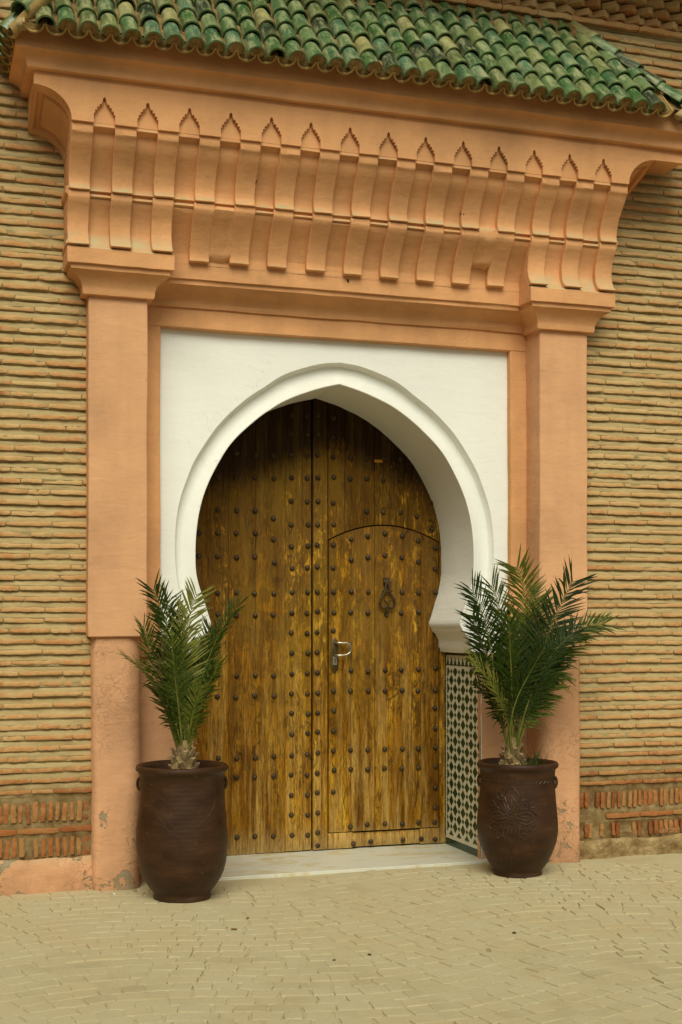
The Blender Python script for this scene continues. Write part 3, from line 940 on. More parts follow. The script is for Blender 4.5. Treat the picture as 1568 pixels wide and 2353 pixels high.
# crude plaster repairs bridging neighbouring lower corbels
def patch(xa, xb, zlo, zhi, seed):
    m = MB(); nu, nv = 10, 12
    f = lambda z: next((y0 + (y1-y0)*(z0-z)/(z0-z1) for (y0, z0), (y1, z1) in zip(T2M, T2M[1:]) if z1 <= z <= z0), -.2)
    vs_ = []
    for j in range(nv+1):
        z = zlo + (zhi-zlo)*j/nv
        for i in range(nu+1):
            u = i/nu
            x = xa + (xb-xa)*u
            zz = z + (.014*nz(x, 0, 0, 20, seed) if j in (0, nv) else 0)
            y = f(min(max(zz, 3.557), 3.845)) + .004 + .010*nz(x, 0, zz, 9, seed) + .006*nz(x, 0, zz, 28, seed) + (.035 if j in (0, nv) else 0)
            vs_.append((x, y, zz))
    m.add(vs_, [(j*(nu+1)+i, j*(nu+1)+i+1, (j+1)*(nu+1)+i+1, (j+1)*(nu+1)+i) for j in range(nv) for i in range(nu)])
    m.build('plaster_patch', 'plaster_cornice', portal, smooth=70)
patch(-.873, -.742, 3.566, 3.838, 1.0)
patch(.742, .873, 3.655, 3.875, 5.0)

def scar(x, y, z, r_, seed, mat='rubble'):
    m = MB(); n = 9
    for a_ in range(1):
        rings = [[(x + r_*k_*math.cos(2*math.pi*b_/n)*(1+.3*nz(b_, seed, 0, .9)), y - d_, z + 1.3*r_*k_*math.sin(2*math.pi*b_/n)*(1+.3*nz(b_, seed, 4, .9))) for b_ in range(n)] for k_, d_ in ((1.0, -.012), (.8, .004), (.35, .009))]
        m.rings(rings, cap0=False)
    wobble(m, .010, 40, seed)
    m.build('plaster_scar', mat, portal, smooth=40)
scar(-.640, -.262, 3.985, .013, 1.0, 'grit')
scar(.640, -.236, 3.935, .012, 3.0, 'grit')
scar(-.02, -.062, 3.525, .009, 4.0, 'grit')
# frieze with scalloped niches
NICHE = [(.0565,4.168),(.0565,4.218),(.0470,4.221),(.0515,4.229),(.0480,4.239),(.0350,4.242),(.0410,4.250),(.0370,4.259),(.0240,4.261),(.0290,4.269),(.0235,4.277),(.0120,4.279),(.0140,4.286),(.0090,4.291),(.0095,4.304),(.0065,4.314),(0,4.322)]
NICHE = [(x, z if z < 4.218 else 4.218 + (z-4.218)*.86) for x, z in NICHE]
ARC = [(1.673 + .197*(1-math.cos(R(a_))), 4.168 + .167*math.sin(R(a_))) for a_ in range(0, 91, 9)]
XR = 2.12
bot = [(-XL_, z_) for XL_, z_ in reversed(ARC)]
for k in range(14):
    xc = (k-6.5)*S + rnd.uniform(-.002, .002); dz = rnd.uniform(-.004, .004)
    bot += [(xc-x, z+(dz if z > 4.17 else 0)) for x, z in NICHE] + [(xc+x, z+(dz if z > 4.17 else 0)) for x, z in reversed(NICHE[:-1])]
bot += ARC + [(XR, 4.335)]
poly = bot + [(XR, 4.412), (-1.87, 4.412)]
n = len(poly)
m = MB()
m.add([(x, -.390 + .002*nz(x, 0, z, 3), z + .0015*nz(x, 0, z, 11)) for x, z in poly] + [(x, -.350, z) for x, z in poly],
      [tuple(range(n))] + [(i, i+n, (i+1) % n + n, (i+1) % n) for i in range(n)])
m.build('frieze', 'plaster_cornice', portal, smooth=25, fix=False)
MB().box((-1.67, -.364, 4.173), (1.67, -.1, 4.41)).build('niche_ground', 'plaster_cornice', portal)

# coved ends of the frieze
for sgn in (-1, 1):
    m = MB()
    ext = 1.87
    nu, nv = 14, 10
    def P(u, v):
        x, z = ARC[0][0], 0
        i = min(int(v*10), 9); t = v*10-i
        ax = ARC[i][0] + (ARC[i+1][0]-ARC[i][0])*t; az = ARC[i][1] + (ARC[i+1][1]-ARC[i][1])*t
        y = -.352 + .352*u
        return Vector((sgn*ax, y, az - .128*u))
    us = [0, .10, .13, .17, .20, .5, .80, .83, .87, .90, 1.0]
    vss = [0, .08, .11, .16, .20, .35, .5, .65, .80, .84, .89, .92, 1.0]
    vs_ = []
    for v in vss:
        for u in us:
            p = P(u, v)
            inside = .19 <= u <= .81 and .19 <= v <= .81
            groove = (.12 < u < .88 and .10 < v < .90) and not inside
            nrm = Vector((-sgn*math.cos(v*1.57), 0, math.sin(v*1.57)))
            d = .024 if groove else (.006 if inside else 0)
            vs_.append(tuple(p + nrm*d))
    nuu = len(us)
    m.add(vs_, [(j*nuu+i, j*nuu+i+1, (j+1)*nuu+i+1, (j+1)*nuu+i) for j in range(len(vss)-1) for i in range(nuu-1)])
    m.build('cove_panel', 'plaster_cornice', portal, smooth=32)
    m = MB()
    xo = sgn*1.869
    m.add([(xo, -.388, 4.335), (xo, 0.02, 4.335-.135), (xo, 0.02, 4.415), (xo, -.388, 4.415)], [(0, 1, 2, 3)])
    m.build('frieze_return', 'plaster_cornice', portal)

# crown cornice
prof = [(4.404, .0), (4.406, .034), (4.418, .039), (4.426, .038), (4.440, .041), (4.456, .050), (4.468, .064), (4.476, .080), (4.478, .096), (4.484, .100), (4.530, .099), (4.60, .099), (4.668, .099), (4.675, .0)]
rings = []
for z, o in prof:
    X0, X1, Y0 = -1.872-o, XR+o, -.392-o
    pl = [(X0, .02 + (Y0-.02)*k/5) for k in range(5)] + [(X0 + (X1-X0)*k/44, Y0) for k in range(44)] + [(X1, Y0 + (.02-Y0)*k/5) for k in range(6)]
    rings.append([(x, y + .004*nz(x, o*20, z, 4), z + .0035*nz(x, o*20, z, 3.5, 6)) for x, y in pl])
MB().rings(rings).build('crown_cornice', 'plaster_cornice', portal, smooth=36)

# ================================================================== ROOF
roof = empty('tile_roof', (0, -.3, 4.68))
tag(roof, 'hipped roof of green glazed barrel tiles over the orange gateway', 'roof')
SL = math.atan(1.15)
CS, SN = math.cos(SL), math.sin(SL)
EY, EZ = -.600, 4.553
XLh, XRh = -1.985, 1.965          # hip corners at the eave
HR = .78
# earth bed under the tiles
def rp(x, d, lift=0.0):            # d = plan distance behind the eave
    return (x, EY + d - lift*SN, EZ + d*1.15 + lift*CS)
m = MB()
nu, nv = 66, 14
vs_ = []
for jv in range(nv+1):
    d = .03 + .56*jv/nv
    a, b = XLh + HR*d, XRh - HR*d
    for i in range(nu+1):
        x = a + (b-a)*i/nu
        vs_.append(rp(x, d, -.006 + .012*nz(x, d, 0, 16)))
m.add(vs_, [(j_*(nu+1)+i, j_*(nu+1)+i+1, (j_+1)*(nu+1)+i+1, (j_+1)*(nu+1)+i) for j_ in range(nv) for i in range(nu)])
for sgn, X0 in ((-1, XLh), (1, XRh)):
    vs_ = []; q = 12
    for jv in range(q+1):
        d = .03 + .56*jv/q
        for i in range(q+1):
            y0 = EY + d
            y = y0 + (0.02-y0)*i/q
            xx = X0 - sgn*HR*d
            vs_.append((xx, y, EZ + d*1.15 - .006 + .012*nz(xx, y, d, 16)))
    m.add(vs_, [(j_*(q+1)+i, j_*(q+1)+i+1, (j_+1)*(q+1)+i+1, (j_+1)*(q+1)+i) for j_ in range(q) for i in range(q)])
m.build('roof_bed', 'earth', roof, smooth=70)
# mortar fillet against the wall
m = MB().sweep_x([(-.075, 5.165), (-.05, 5.225), (-.02, 5.28), (.03, 5.31)], XLh+.42, XRh-.42, .05, .03)
m.build('wall_fillet', 'earth', roof, smooth=70)

def barrel(r0, r1, L, th, name, a0=-96, seg=9, mat='tile', seed=0, inv=False):
    m = MB(); rr_ = random.Random(seed)
    rings = []
    stations = [0, .012, .06, .12, L]
    for s_ in stations:
        t = s_/L
        ra = r0 + (r1-r0)*t + (.0015 if s_ < .02 else 0)
        ring = []
        for i in range(seg+1):
            an = R(a0 + (-2*a0)*i/seg)
            ring.append((ra*math.sin(an), s_ + (rr_.uniform(-.003,.003) if s_ == 0 else 0), ra*math.cos(an)))
        for i in range(seg, -1, -1):
            an = R(a0 + (-2*a0)*i/seg)
            ring.append(((ra-th)*math.sin(an), s_, (ra-th)*math.cos(an)))
        rings.append(ring)
    m.rings(rings)
    if inv: m.v = [(x, y, -z) for x, y, z in m.v]
    me = m.mesh(name, 45)
    me.materials.append(M[mat])
    return me
COVER = [barrel(.0505, .042, .215, .009, 'cover_tile', seed=i) for i in range(5)]
PAN = [barrel(.0535, .050, .30, .0085, 'pan_tile', a0=-88, mat='terracotta', seed=9+i, inv=True) for i in range(2)]
HIP = [barrel(.050, .043, .215, .009, 'hip_tile', seed=20+i) for i in range(3)]

EXP = .168
cols_x = [-1.832 + .1116*k for k in range(33)]
plug = MB()
def add_plug(mat4, r_, seed):
    n = 9
    vs_ = [mat4 @ Vector((0, .0, 0))]
    pts = []
    for i in range(n+1):
        an = R(-92 + 184*i/n)
        pts.append(mat4 @ Vector((r_*math.sin(an), .010*nz(i*.7, seed, 0, 1.0), r_*math.cos(an))))
    # leave a dark notch in the middle, as at the eave
    low = [mat4 @ Vector((r_*.22*math.sin(R(-100+200*i/n)), .004, -.022 + r_*.26*math.cos(R(-100+200*i/n)))) for i in range(n+1)]
    plug.add([tuple(p) for p in pts+low], [(i, i+1, n+1+i+1, n+1+i) for i in range(n)])
for k, x in enumerate(cols_x):
    for j_ in range(6):
        d = j_*EXP*CS
        if x < XLh + HR*d + .05 or x > XRh - HR*d - .05: continue
        if d > .56: continue
        jit = rnd.uniform(-.006, .006)
        p = rp(x + rnd.uniform(-.004,.004), d + jit - .012*CS, .004 + rnd.uniform(-.003,.004))
        link_mesh('cover_tile', rnd.choice(COVER), None, roof, p, (SL - .055 + rnd.uniform(-.02,.02), rnd.uniform(-.05,.05), rnd.uniform(-.02,.02)))
        if j_ == 0 and k % 11 != 0:
            mt = Matrix.Translation(rp(x, d - .002, .006)) @ Matrix.Rotation(SL, 4, 'X')
            add_plug(mt, .045, k)
for k in range(34):
    x = cols_x[0] - .0558 + .1116*k
    p = rp(x, -.004, .010)
    link_mesh('pan_tile', PAN[k % 2], None, roof, p, (SL, rnd.uniform(-.04,.04), 0))
    # earth fill lying in the pan
    n = 8
    mt = Matrix.Translation(rp(x, .006, .010)) @ Matrix.Rotation(SL, 4, 'X')
    pts = [mt @ Vector((.046*math.sin(R(-86+172*i/n)), 0, -.046*math.cos(R(-86+172*i/n)))) for i in range(n+1)]
    tp = [mt @ Vector((-.040 + .080*i/n, .01, -.012 + .008*nz(k, i, 0, .9))) for i in range(n+1)]
    plug.add([tuple(q) for q in pts+tp], [(i, i+1, n+1+i+1, n+1+i) for i in range(n)])
# side slopes
for sgn, X0 in ((-1, XLh), (1, XRh)):
    slp = math.atan(1.15/HR)
    ys = [-.475, -.363, -.251, -.139, -.04]
    for iy, y in enumerate(ys):
        for j_ in range(3):
            d = j_*EXP*.56
            if y - EY - d < .06: continue
            px_ = X0 + sgn*.035 - sgn*HR*d
            pz_ = EZ - .012 + d*1.15
            link_mesh('cover_tile', rnd.choice(COVER), None, roof, (px_, y, pz_), (slp - .10, 0, R(90)*-sgn if sgn < 0 else R(90)))
            if sgn < 0: col.objects[-1].rotation_euler = (slp - .10, 0, R(-90))
            if j_ == 0:
                mt = Matrix.Translation((px_ - sgn*.02, y, pz_)) @ Matrix.Rotation(R(-90) if sgn < 0 else R(90), 4, 'Z') @ Matrix.Rotation(slp, 4, 'X')
                add_plug(mt, .044, iy+50)
        yq = y - .056
        if sgn < 0 or iy > 1: link_mesh('pan_tile', PAN[iy % 2], None, roof, (X0 + sgn*.03, yq, EZ - .018), (slp - .12, 0, R(-90) if sgn < 0 else R(90)))
    # hip tiles
    p0 = Vector((X0, EY, EZ + .03)); p1 = Vector((X0 - sgn*HR*.6, 0, EZ + .69 + .03))
    v = p1-p0; Ltot = v.length
    az = math.atan2(v.y, v.x) - math.pi/2
    el = math.asin(v.z/Ltot)
    nh = int(Ltot/.19)
    for i in range(nh):
        q = p0 + v*((i*.19 + .06)/Ltot)
        link_mesh('hip_tile', HIP[i % 3], None, roof, q, (el - .04, rnd.uniform(-.05,.05), az + rnd.uniform(-.03,.03)))
plug.build('tile_bedding', 'bedding', roof, smooth=70, merge=False)
# lump of mortar on each hip foot
for sgn, X0 in ((-1, XLh), (1, XRh)):
    m = MB(); n = 10
    rings = []
    for a_ in range(7):
        ph = math.pi*a_/6
        rings.append([(X0 + sgn*-.03 + .045*math.sin(ph)*math.cos(2*math.pi*b_/n), EY + .05 + .035*math.sin(ph)*math.sin(2*math.pi*b_/n), EZ + .005 - .03*math.cos(ph)) for b_ in range(n)])
    m.rings(rings); wobble(m, .02, 14, 3*sgn, .01, 40)
    m.build('hip_mortar', 'mortar', roof, smooth=70)

# ================================================================== DOOR
door = empty('wooden_door', (0, .70, 0))
tag(door, 'weathered amber wooden double door studded with iron nails, small wicket door in right leaf', 'door')
DY = .70
def stud_mesh(i):
    r_ = random.Random(i)
    m = MB(); n = 9
    prof = [(.0175, 0), (.0172, .003), (.0150, .008), (.0105, .0125), (.0045, .0145)]
    rings = [[(a_*math.cos(2*math.pi*k/n)*(1+r_.uniform(-.05,.05)), -h, a_*math.sin(2*math.pi*k/n)) for k in range(n)] for a_, h in prof]
    m.rings(rings, cap0=False)
    me = m.mesh('stud', 60); me.materials.append(M['iron']); return me
STUDS = [stud_mesh(i) for i in range(4)]
def stud(parent, x, z, y):
    link_mesh('stud', rnd.choice(STUDS), None, parent, (x + rnd.uniform(-.004,.004), y, z + rnd.uniform(-.005,.005)), (0, rnd.uniform(0, 6.2), 0), (1, rnd.uniform(.85,1.1), 1))

def plank(parent, x0, x1, zb, zt, y, th=.03, seed=0, name='plank'):
    # zb / zt may be functions of x
    fb = zb if callable(zb) else (lambda x: zb)
    ft = zt if callable(zt) else (lambda x: zt)
    n = max(2, int((x1-x0)/.03))
    c_ = .0018
    rings = []
    xs = [x0] + [x0+c_] + [x0 + (x1-x0)*i/n for i in range(1, n)] + [x1-c_] + [x1]
    for i, x in enumerate(xs):
        e = i in (0, len(xs)-1)
        yy_ = y + (c_*1.3 if e else 0)
        b, t = fb(x), ft(x)
        rings.append([(x, y+th, b), (x, yy_+.002, b), (x, yy_, b+.003), (x, yy_, t-.003), (x, yy_+.002, t), (x, y+th, t)])
    m = MB().rings(rings)
    cx_, cz_ = (x0+x1)/2, (fb(x0)+ft(x0))/2
    return m.build(name, 'wood', parent, smooth=35, loc=(cx_, y, cz_))

WX0, WX1, WZB = .098, .868, .132
def warch(x): 
    u = (x-(WX0+WX1)/2)/((WX1-WX0)/2)
    return 2.135 - .105*u*u
SEAM = -.013
leafL = MB().box((-.96, DY+.03, .02), (SEAM-.008, DY+.055, 3.03)).build('door_leaf', 'gap', door)
leafR = MB().box((SEAM+.006, DY+.03, .02), (.96, DY+.055, 3.03)).build('door_leaf', 'gap', door)
lb = [-.955, -.708, -.570, -.392, -.195, -.080, SEAM-.007]
for i in range(len(lb)-1):
    plank(leafL, lb[i]+.0002, lb[i+1]-.0002, .022 + rnd.uniform(-.004,.004), 3.02, DY + rnd.uniform(-.0015,.0015))
rb = [SEAM+.005, WX0-.009]
plank(leafR, rb[0], rb[1], .024, 3.02, DY-.006)
ub = [WX0-.004, .205, .415, .62, WX1+.004]
for i in range(len(ub)-1):
    plank(leafR, ub[i]+.001, ub[i+1]-.001, lambda x: warch(x)+.009, 3.02, DY + rnd.uniform(-.003,.003))
plank(leafR, WX1+.008, .955, .024, 3.02, DY)
plank(leafR, WX0-.004, .262, .024, WZB-.006, DY-.002)
plank(leafR, .264, .735, .028, WZB-.012, DY+.012)
plank(leafR, .737, .775, .024, WZB-.006, DY-.002)
plank(leafR, .777, WX1+.004, .024, WZB-.006, DY)
wicket = MB().box((WX0+.004, DY+.026, WZB+.004), (WX1-.004, DY+.030, 2.02)).build('wicket_door', 'gap', door)
wb = [WX0, .250, .415, .606, .740, WX1]
for i in range(len(wb)-1):
    plank(wicket, wb[i]+.0008, wb[i+1]-.0008, WZB, lambda x: warch(x), DY - .006 + rnd.uniform(-.002,.002))

D = [2.838,2.71,2.578,2.43,2.278,2.13,1.993,1.853,1.693,1.559,1.43,1.301,1.17,1.038,.909,.78,.643,.514,.386,.254,.125]
Sp = [2.568,2.421,2.208,2.066,1.916,1.686,1.547,1.159,1.028,.637,.515,.129]
for x, rows in ((-.762, [2.20,2.06,1.92,1.69,1.55,1.16,1.03]), (-.639, Sp[1:]), (-.518, Sp), (-.396, Sp), (-.272, [2.568,2.42,2.17,2.03,1.885] + Sp[5:]), (-.153, D), (-.046, D)):
    for z in rows: stud(leafL, x, z, DY-.002)
for z in D: stud(leafR, .020, z+.008, DY-.008)
for z in [2.83,2.70,2.578,2.44,2.28,2.14]: stud(leafR, .130, z, DY-.002)
for x, rows in ((.245, [2.58,2.44]), (.36, [2.58,2.44,2.225]), (.475, [2.58,2.44,2.225]), (.592, [2.578,2.44,2.225]), (.715, [2.43,2.20]), (.82, [2.30,2.12])):
    for z in rows: stud(leafR, x, z, DY-.002)
for x in (.02, .27, .39, .61, .74, .845): stud(leafR, x, .055, DY-.003)
WS = [2.08,1.94,1.698,1.566,1.183,1.049,.661,.536,.168]
for x in (.248, .365, .484, .603, .72):
    for i, z in enumerate(WS):
        if abs(x-.484) < .01 and i in (2, 3): continue
        stud(wicket, x, z - (.66*(x-.484)**2 if i < 2 else 0), DY-.008)
for z in [2.00,1.857,1.697,1.566,1.45,1.049,.925,.79,.66,.536,.40]: stud(wicket, .130, z, DY-.008)
for z in [2.00,1.86,1.70,1.43,1.19,1.05,.925,.79,.66,.536,.40,.27,.168]: stud(wicket, .842, z, DY-.008)

# lock plate with D-shaped pull
m = MB()
pl = [(-.026,1.20),(0,1.165),(.026,1.20),(.026,1.365),(.016,1.385),(.0,1.402),(-.016,1.385),(-.026,1.365)]
cxp = .136
m.rings([[(cxp+x, DY-.0085, z) for x, z in pl], [(cxp+x, DY-.013, z) for x, z in pl], [(cxp+x*.9, DY-.0145, 1.285+(z-1.285)*.97) for x, z in pl]])
m.build('lock_plate', 'bronze', wicket, smooth=30)
m = MB()
m.rings([[(cxp+x*.5, DY-.0148, 1.248+z) for x, z in [(-.03,-.025),(.03,-.025),(.03,.03),(-.03,.03)]], [(cxp+x*.5, DY-.0185, 1.248+z) for x, z in [(-.03,-.025),(.03,-.025),(.03,.03),(-.03,.03)]]])
m.build('keyhole_plate', 'steel', wicket)
m = MB(); m.lathe([(.005, 0), (.005, .002)], 10); m.v = [(cxp + x, DY-.0188 - z, 1.256 + y) for x, y, z in m.v]
m.box((cxp-.0022, DY-.0208, 1.232), (cxp+.0022, DY-.0188, 1.256))
m.build('keyhole', 'ink', wicket)
pts = []
hx, hz = cxp, 1.325
pts += [(hx, DY-.014, hz+.042), (hx+.006, DY-.040, hz+.042), (hx+.015, DY-.050, hz+.042), (hx+.045, DY-.052, hz+.040)]
for a_ in range(80, -91, -17): pts.append((hx+.058 + .040*math.cos(R(a_)), DY-.052, hz + .002 + .040*math.sin(R(a_))))
pts += [(hx+.035, DY-.052, hz-.040), (hx+.015, DY-.050, hz-.040), (hx+.006, DY-.040, hz-.040), (hx, DY-.014, hz-.040)]
MB().tube(pts, .0085, 8).build('pull_handle', 'steel', wicket, smooth=60)
# knocker
kx = .494
m = MB()
m.rings([[(kx-.022, DY-.008, 1.745), (kx+.020, DY-.008, 1.745), (kx+.022, DY-.008, 1.795), (kx-.024, DY-.008, 1.795)], [(kx-.02, DY-.018, 1.747), (kx+.018, DY-.018, 1.747), (kx+.020, DY-.018, 1.793), (kx-.022, DY-.018, 1.793)]])
m.tube([(kx-.022, DY-.030, 1.765), (kx+.026, DY-.030, 1.765)], .0075, 7)
m.tube([(kx, DY-.012, 1.765), (kx, DY-.030, 1.765)], .006, 6)
m.tube([(kx, DY-.008, 1.555), (kx, DY-.026, 1.555)], lambda t: .017-.004*t, 8)
m.build('knocker_mount', 'iron', wicket, smooth=45)
half = [(.006,1.762),(.012,1.735),(.016,1.705),(.030,1.680),(.046,1.655),(.052,1.628),(.046,1.603),(.030,1.592),(.012,1.598),(.003,1.612),(.002,1.585),(.0,1.565)]
m = MB()
for sg in (-1, 1):
    m.tube([(kx+sg*x, DY-.030, z) for x, z in half], .0075, 7)
m.tube([(kx-.02, DY-.03, 1.645), (kx, DY-.032, 1.622), (kx+.02, DY-.03, 1.645)], .006, 6)
m.tube([(kx-.034, DY-.028, 1.705), (kx-.012, DY-.03, 1.70), (kx+.012, DY-.03, 1.70), (kx+.034, DY-.028, 1.708)], .006, 6)
m.build('knocker_ring', 'iron', wicket, smooth=60)
# small printed label
lab = MB().box((.414, DY-.0055, 2.553), (.468, DY-.0042, 2.570)).build('number_label', 'sticker', door)
tc = bpy.data.curves.new('digits', 'FONT')
tc.body = '774 120 026'
tc.size = .0115
tc.align_x = 'CENTER'
to = bpy.data.objects.new('digits_tmp', tc)
col.objects.link(to)
dg = bpy.context.evaluated_depsgraph_get()
tme = bpy.data.meshes.new_from_object(to.evaluated_get(dg))
bpy.data.objects.remove(to)
tme.materials.clear(); tme.materials.append(M['ink'])
link_mesh('digits', tme, None, lab, (.441, DY-.0060, 2.5575), (R(90), 0, 0), (.62, 1, 1))

# ================================================================== THRESHOLD
m = MB()
m.rings([[(-1.00, .035, -.03), (.975, .060, -.03), (.975, .74, -.03), (-1.00, .74, -.03)], [(-1.00, .035, .010), (.975, .060, .010), (.975, .74, .014), (-1.00, .74, .014)], [(-.998, .039, .013), (.973, .064, .013), (.973, .738, .017), (-.998, .738, .017)]])
th = m.build('threshold_slab', 'marble', smooth=30)
tag(th, 'pale veined marble threshold slab lying in front of the wooden door', 'threshold')

# ================================================================== ZELLIGE PANEL
zel = empty('zellige_panel', (.917, .40, 0))
tag(zel, 'green and ivory diamond mosaic tile panel on the right jamb of the doorway', 'tile panel')
ZX = .917
MB().box((ZX, .118, .016), (ZX+.006, .70, 1.303)).build('ivory_ground', 'tile_white', zel)
def zpiece(pts, name='tile', mat='tile_green', h=.0022):
    cy_ = sum(p[0] for p in pts)/len(pts); cz_ = sum(p[1] for p in pts)/len(pts)
    m = MB().rings([[(ZX+.001, y, z) for y, z in pts], [(ZX-h, cy_+(y-cy_)*.96, cz_+(z-cz_)*.96) for y, z in pts]])
    return m.build(name, mat, zel, smooth=20, loc=(ZX, cy_, cz_))
def zshape(pts, name):
    me = MB().rings([[(.001, y, z) for y, z in pts], [(-.0022, y*.95, z*.95) for y, z in pts]]).mesh(name, 20)
    me.materials.append(M['tile_green']); return me
big = zshape([(-.0395,0),(0,-.0365),(.0395,0),(0,.0365)], 'diamond_tile')
small = zshape([(-.0175,0),(0,-.0172),(.0175,0),(0,.0172)], 'small_diamond_tile')
merlon = zshape([(-.028,-.026),(.028,-.026),(.027,-.018),(.017,-.012),(.017,.002),(.008,.004),(.007,.020),(.0,.027),(-.007,.020),(-.008,.004),(-.017,.002),(-.017,-.012),(-.027,-.018)], 'merlon_tile')
ylo, yhi, zlo, zhi = .140, .662, .092, 1.198
cy0, dyc, pz = .592, .0645, .1140
for c_ in range(-1, 8):
    y = cy0 - c_*dyc
    for r_ in range(0, 24):
        z = .206 - .114 + r_*pz/2 + (pz/2 if c_ % 2 else 0) - .057*0
        kind_ = (r_ % 2 == 0)
        hw, hh, me, nm = (.0385, .0355, big, 'diamond_tile') if kind_ else (.017, .0168, small, 'small_diamond_tile')
        if y-hw > ylo-.004 and y+hw < yhi+.004 and z-hh > zlo-.004 and z+hh < zhi+.004:
            link_mesh(nm, me, None, zel, (ZX, y, z), None, (1, rnd.uniform(.96,1.03), rnd.uniform(.96,1.03)))
        else:
            # clipped tile at the border
            pts = [(y-hw, z), (y, z-hh), (y+hw, z), (y, z+hh)]
            def clip(pts, ax, val, keep_hi):
                out = []
                for a_, b_ in zip(pts, pts[1:]+pts[:1]):
                    ia = (a_[ax] >= val) == keep_hi; ib = (b_[ax] >= val) == keep_hi
                    if ia: out.append(a_)
                    if ia != ib:
                        t = (val-a_[ax])/(b_[ax]-a_[ax]); out.append((a_[0]+(b_[0]-a_[0])*t, a_[1]+(b_[1]-a_[1])*t))
                return out
            for ax, val, k_ in ((0, ylo, True), (0, yhi, False), (1, zlo, True), (1, zhi, False)):
                if pts: pts = clip(pts, ax, val, k_)
            if len(pts) >= 3:
                ar = abs(sum(a_[0]*b_[1]-b_[0]*a_[1] for a_, b_ in zip(pts, pts[1:]+pts[:1])))/2
                if ar > .00012: zpiece(pts, 'half_diamond_tile')
for i in range(9):
    link_mesh('merlon_tile', merlon, None, zel, (ZX, .682 - .029 - i*.0625, 1.240))
for i in range(11):
    a_ = .121 + i*.0521
    zpiece([(a_, .020), (a_+.050, .020), (a_+.050, .066), (a_, .066)], 'border_tile')
for i in range(7):
    a_ = .121 + i*.082
    zpiece([(a_, 1.283), (a_+.080, 1.283), (a_+.080, 1.302), (a_, 1.302)], 'border_tile')
for i in range(15):
    z = .070 + i*.0808
    zpiece([(.121, z), (.129, z), (.129, z+.0795), (.121, z+.0795)], 'border_tile')
    zpiece([(.684, z), (.695, z), (.695, z+.0795), (.684, z+.0795)], 'border_tile')

# ================================================================== POTS
def pot(loc, scale, prof, label, rot=0.0):
    t = empty('plant_pot', loc)
    tag(t, label, 'pot', 'clay pots beside the door')
    m = MB().lathe(prof, 56)
    wobble(m, .004, 4, loc[0])
    o = m.build('pot_body', 'pot', t, smooth=40, loc=(0, 0, 0))
    o.location = (0, 0, 0)
    return t
PL = (-1.080, -.385, 0)
profL = [(.138,.0),(.154,.002),(.157,.016),(.152,.030),(.155,.038),(.168,.053),(.188,.078),(.209,.112),(.226,.150),(.238,.20),(.245,.26),(.2475,.32),(.245,.39),(.239,.46),(.233,.53),(.229,.60),(.229,.650),(.233,.684),(.239,.690),(.247,.697),(.2505,.709),(.247,.722),(.237,.728),(.225,.722),(.217,.705),(.213,.67),(.208,.64)]
potL = pot(PL, 1, profL, 'taller brown clay pot with scratched leaf lines left of the door')
MB().lathe([(.002,.638),(.12,.645),(.212,.637)], 40).build('soil', 'soil', potL, smooth=60, loc=(0,0,0)).location = (0, 0, 0)
PR = (.955, -.330, 0)
profR = [(.128,.0),(.142,.002),(.145,.013),(.140,.026),(.143,.036),(.158,.053),(.178,.082),(.198,.118),(.217,.162),(.231,.205),(.239,.255),(.240,.31),(.236,.37),(.230,.43),(.225,.50),(.222,.56),(.222,.605),(.226,.628),(.233,.634),(.240,.641),(.243,.653),(.239,.666),(.229,.671),(.216,.665),(.209,.65),(.205,.615),(.20,.59)]
potR = pot(PR, 1, profR, 'shorter brown clay pot with carved flower medallion right of the door')
MB().lathe([(.002,.592),(.12,.60),(.203,.588)], 40).build('soil', 'soil', potR, smooth=60, loc=(0,0,0)).location = (0, 0, 0)

def prof_r(prof, z):
    best = None
    for (r0, z0), (r1, z1) in zip(prof, prof[1:]):
        if r0 > .13 and z0 <= z <= z1 and z1 > z0:
            return r0 + (r1-r0)*(z-z0)/(z1-z0)
    return prof[0][0]
def on_pot(prof, face, u, z, lift=0.0):
    # u = arc length to the right of the facing direction
    r_ = prof_r(prof, z)
    an = face + u/r_
    return ((r_+lift)*math.cos(an), (r_+lift)*math.sin(an), z)
def lug(t, prof, face, z0, name='lug'):
    pts = []
    for k in range(11):
        a_ = R(-90 + 180*k/10)
        r_ = prof_r(prof, z0)
        pts.append(((r_ - .004 + .015*math.cos(a_))*math.cos(face), (r_ - .004 + .015*math.cos(a_))*math.sin(face), z0 + .032*math.sin(a_)))
    o = MB().tube(pts, .0085, 7).build(name, 'pot', t, smooth=60, loc=(0,0,0)); o.location = (0, 0, 0)
camdir = lambda L: math.atan2(-7.48-L[1], -2.475-L[0])
fL, fR = camdir(PL), camdir(PR)
lug(potL, profL, fL - R(88), .625); lug(potL, profL, fL + R(88), .625)
lug(potR, profR, fR + R(80), .555); lug(potR, profR, fR - R(92), .555)
M['pot_line'] = m_simple('scratched_clay', (0.025, 0.013, 0.006), (0.062, 0.036, 0.018), 18, .6, .2)
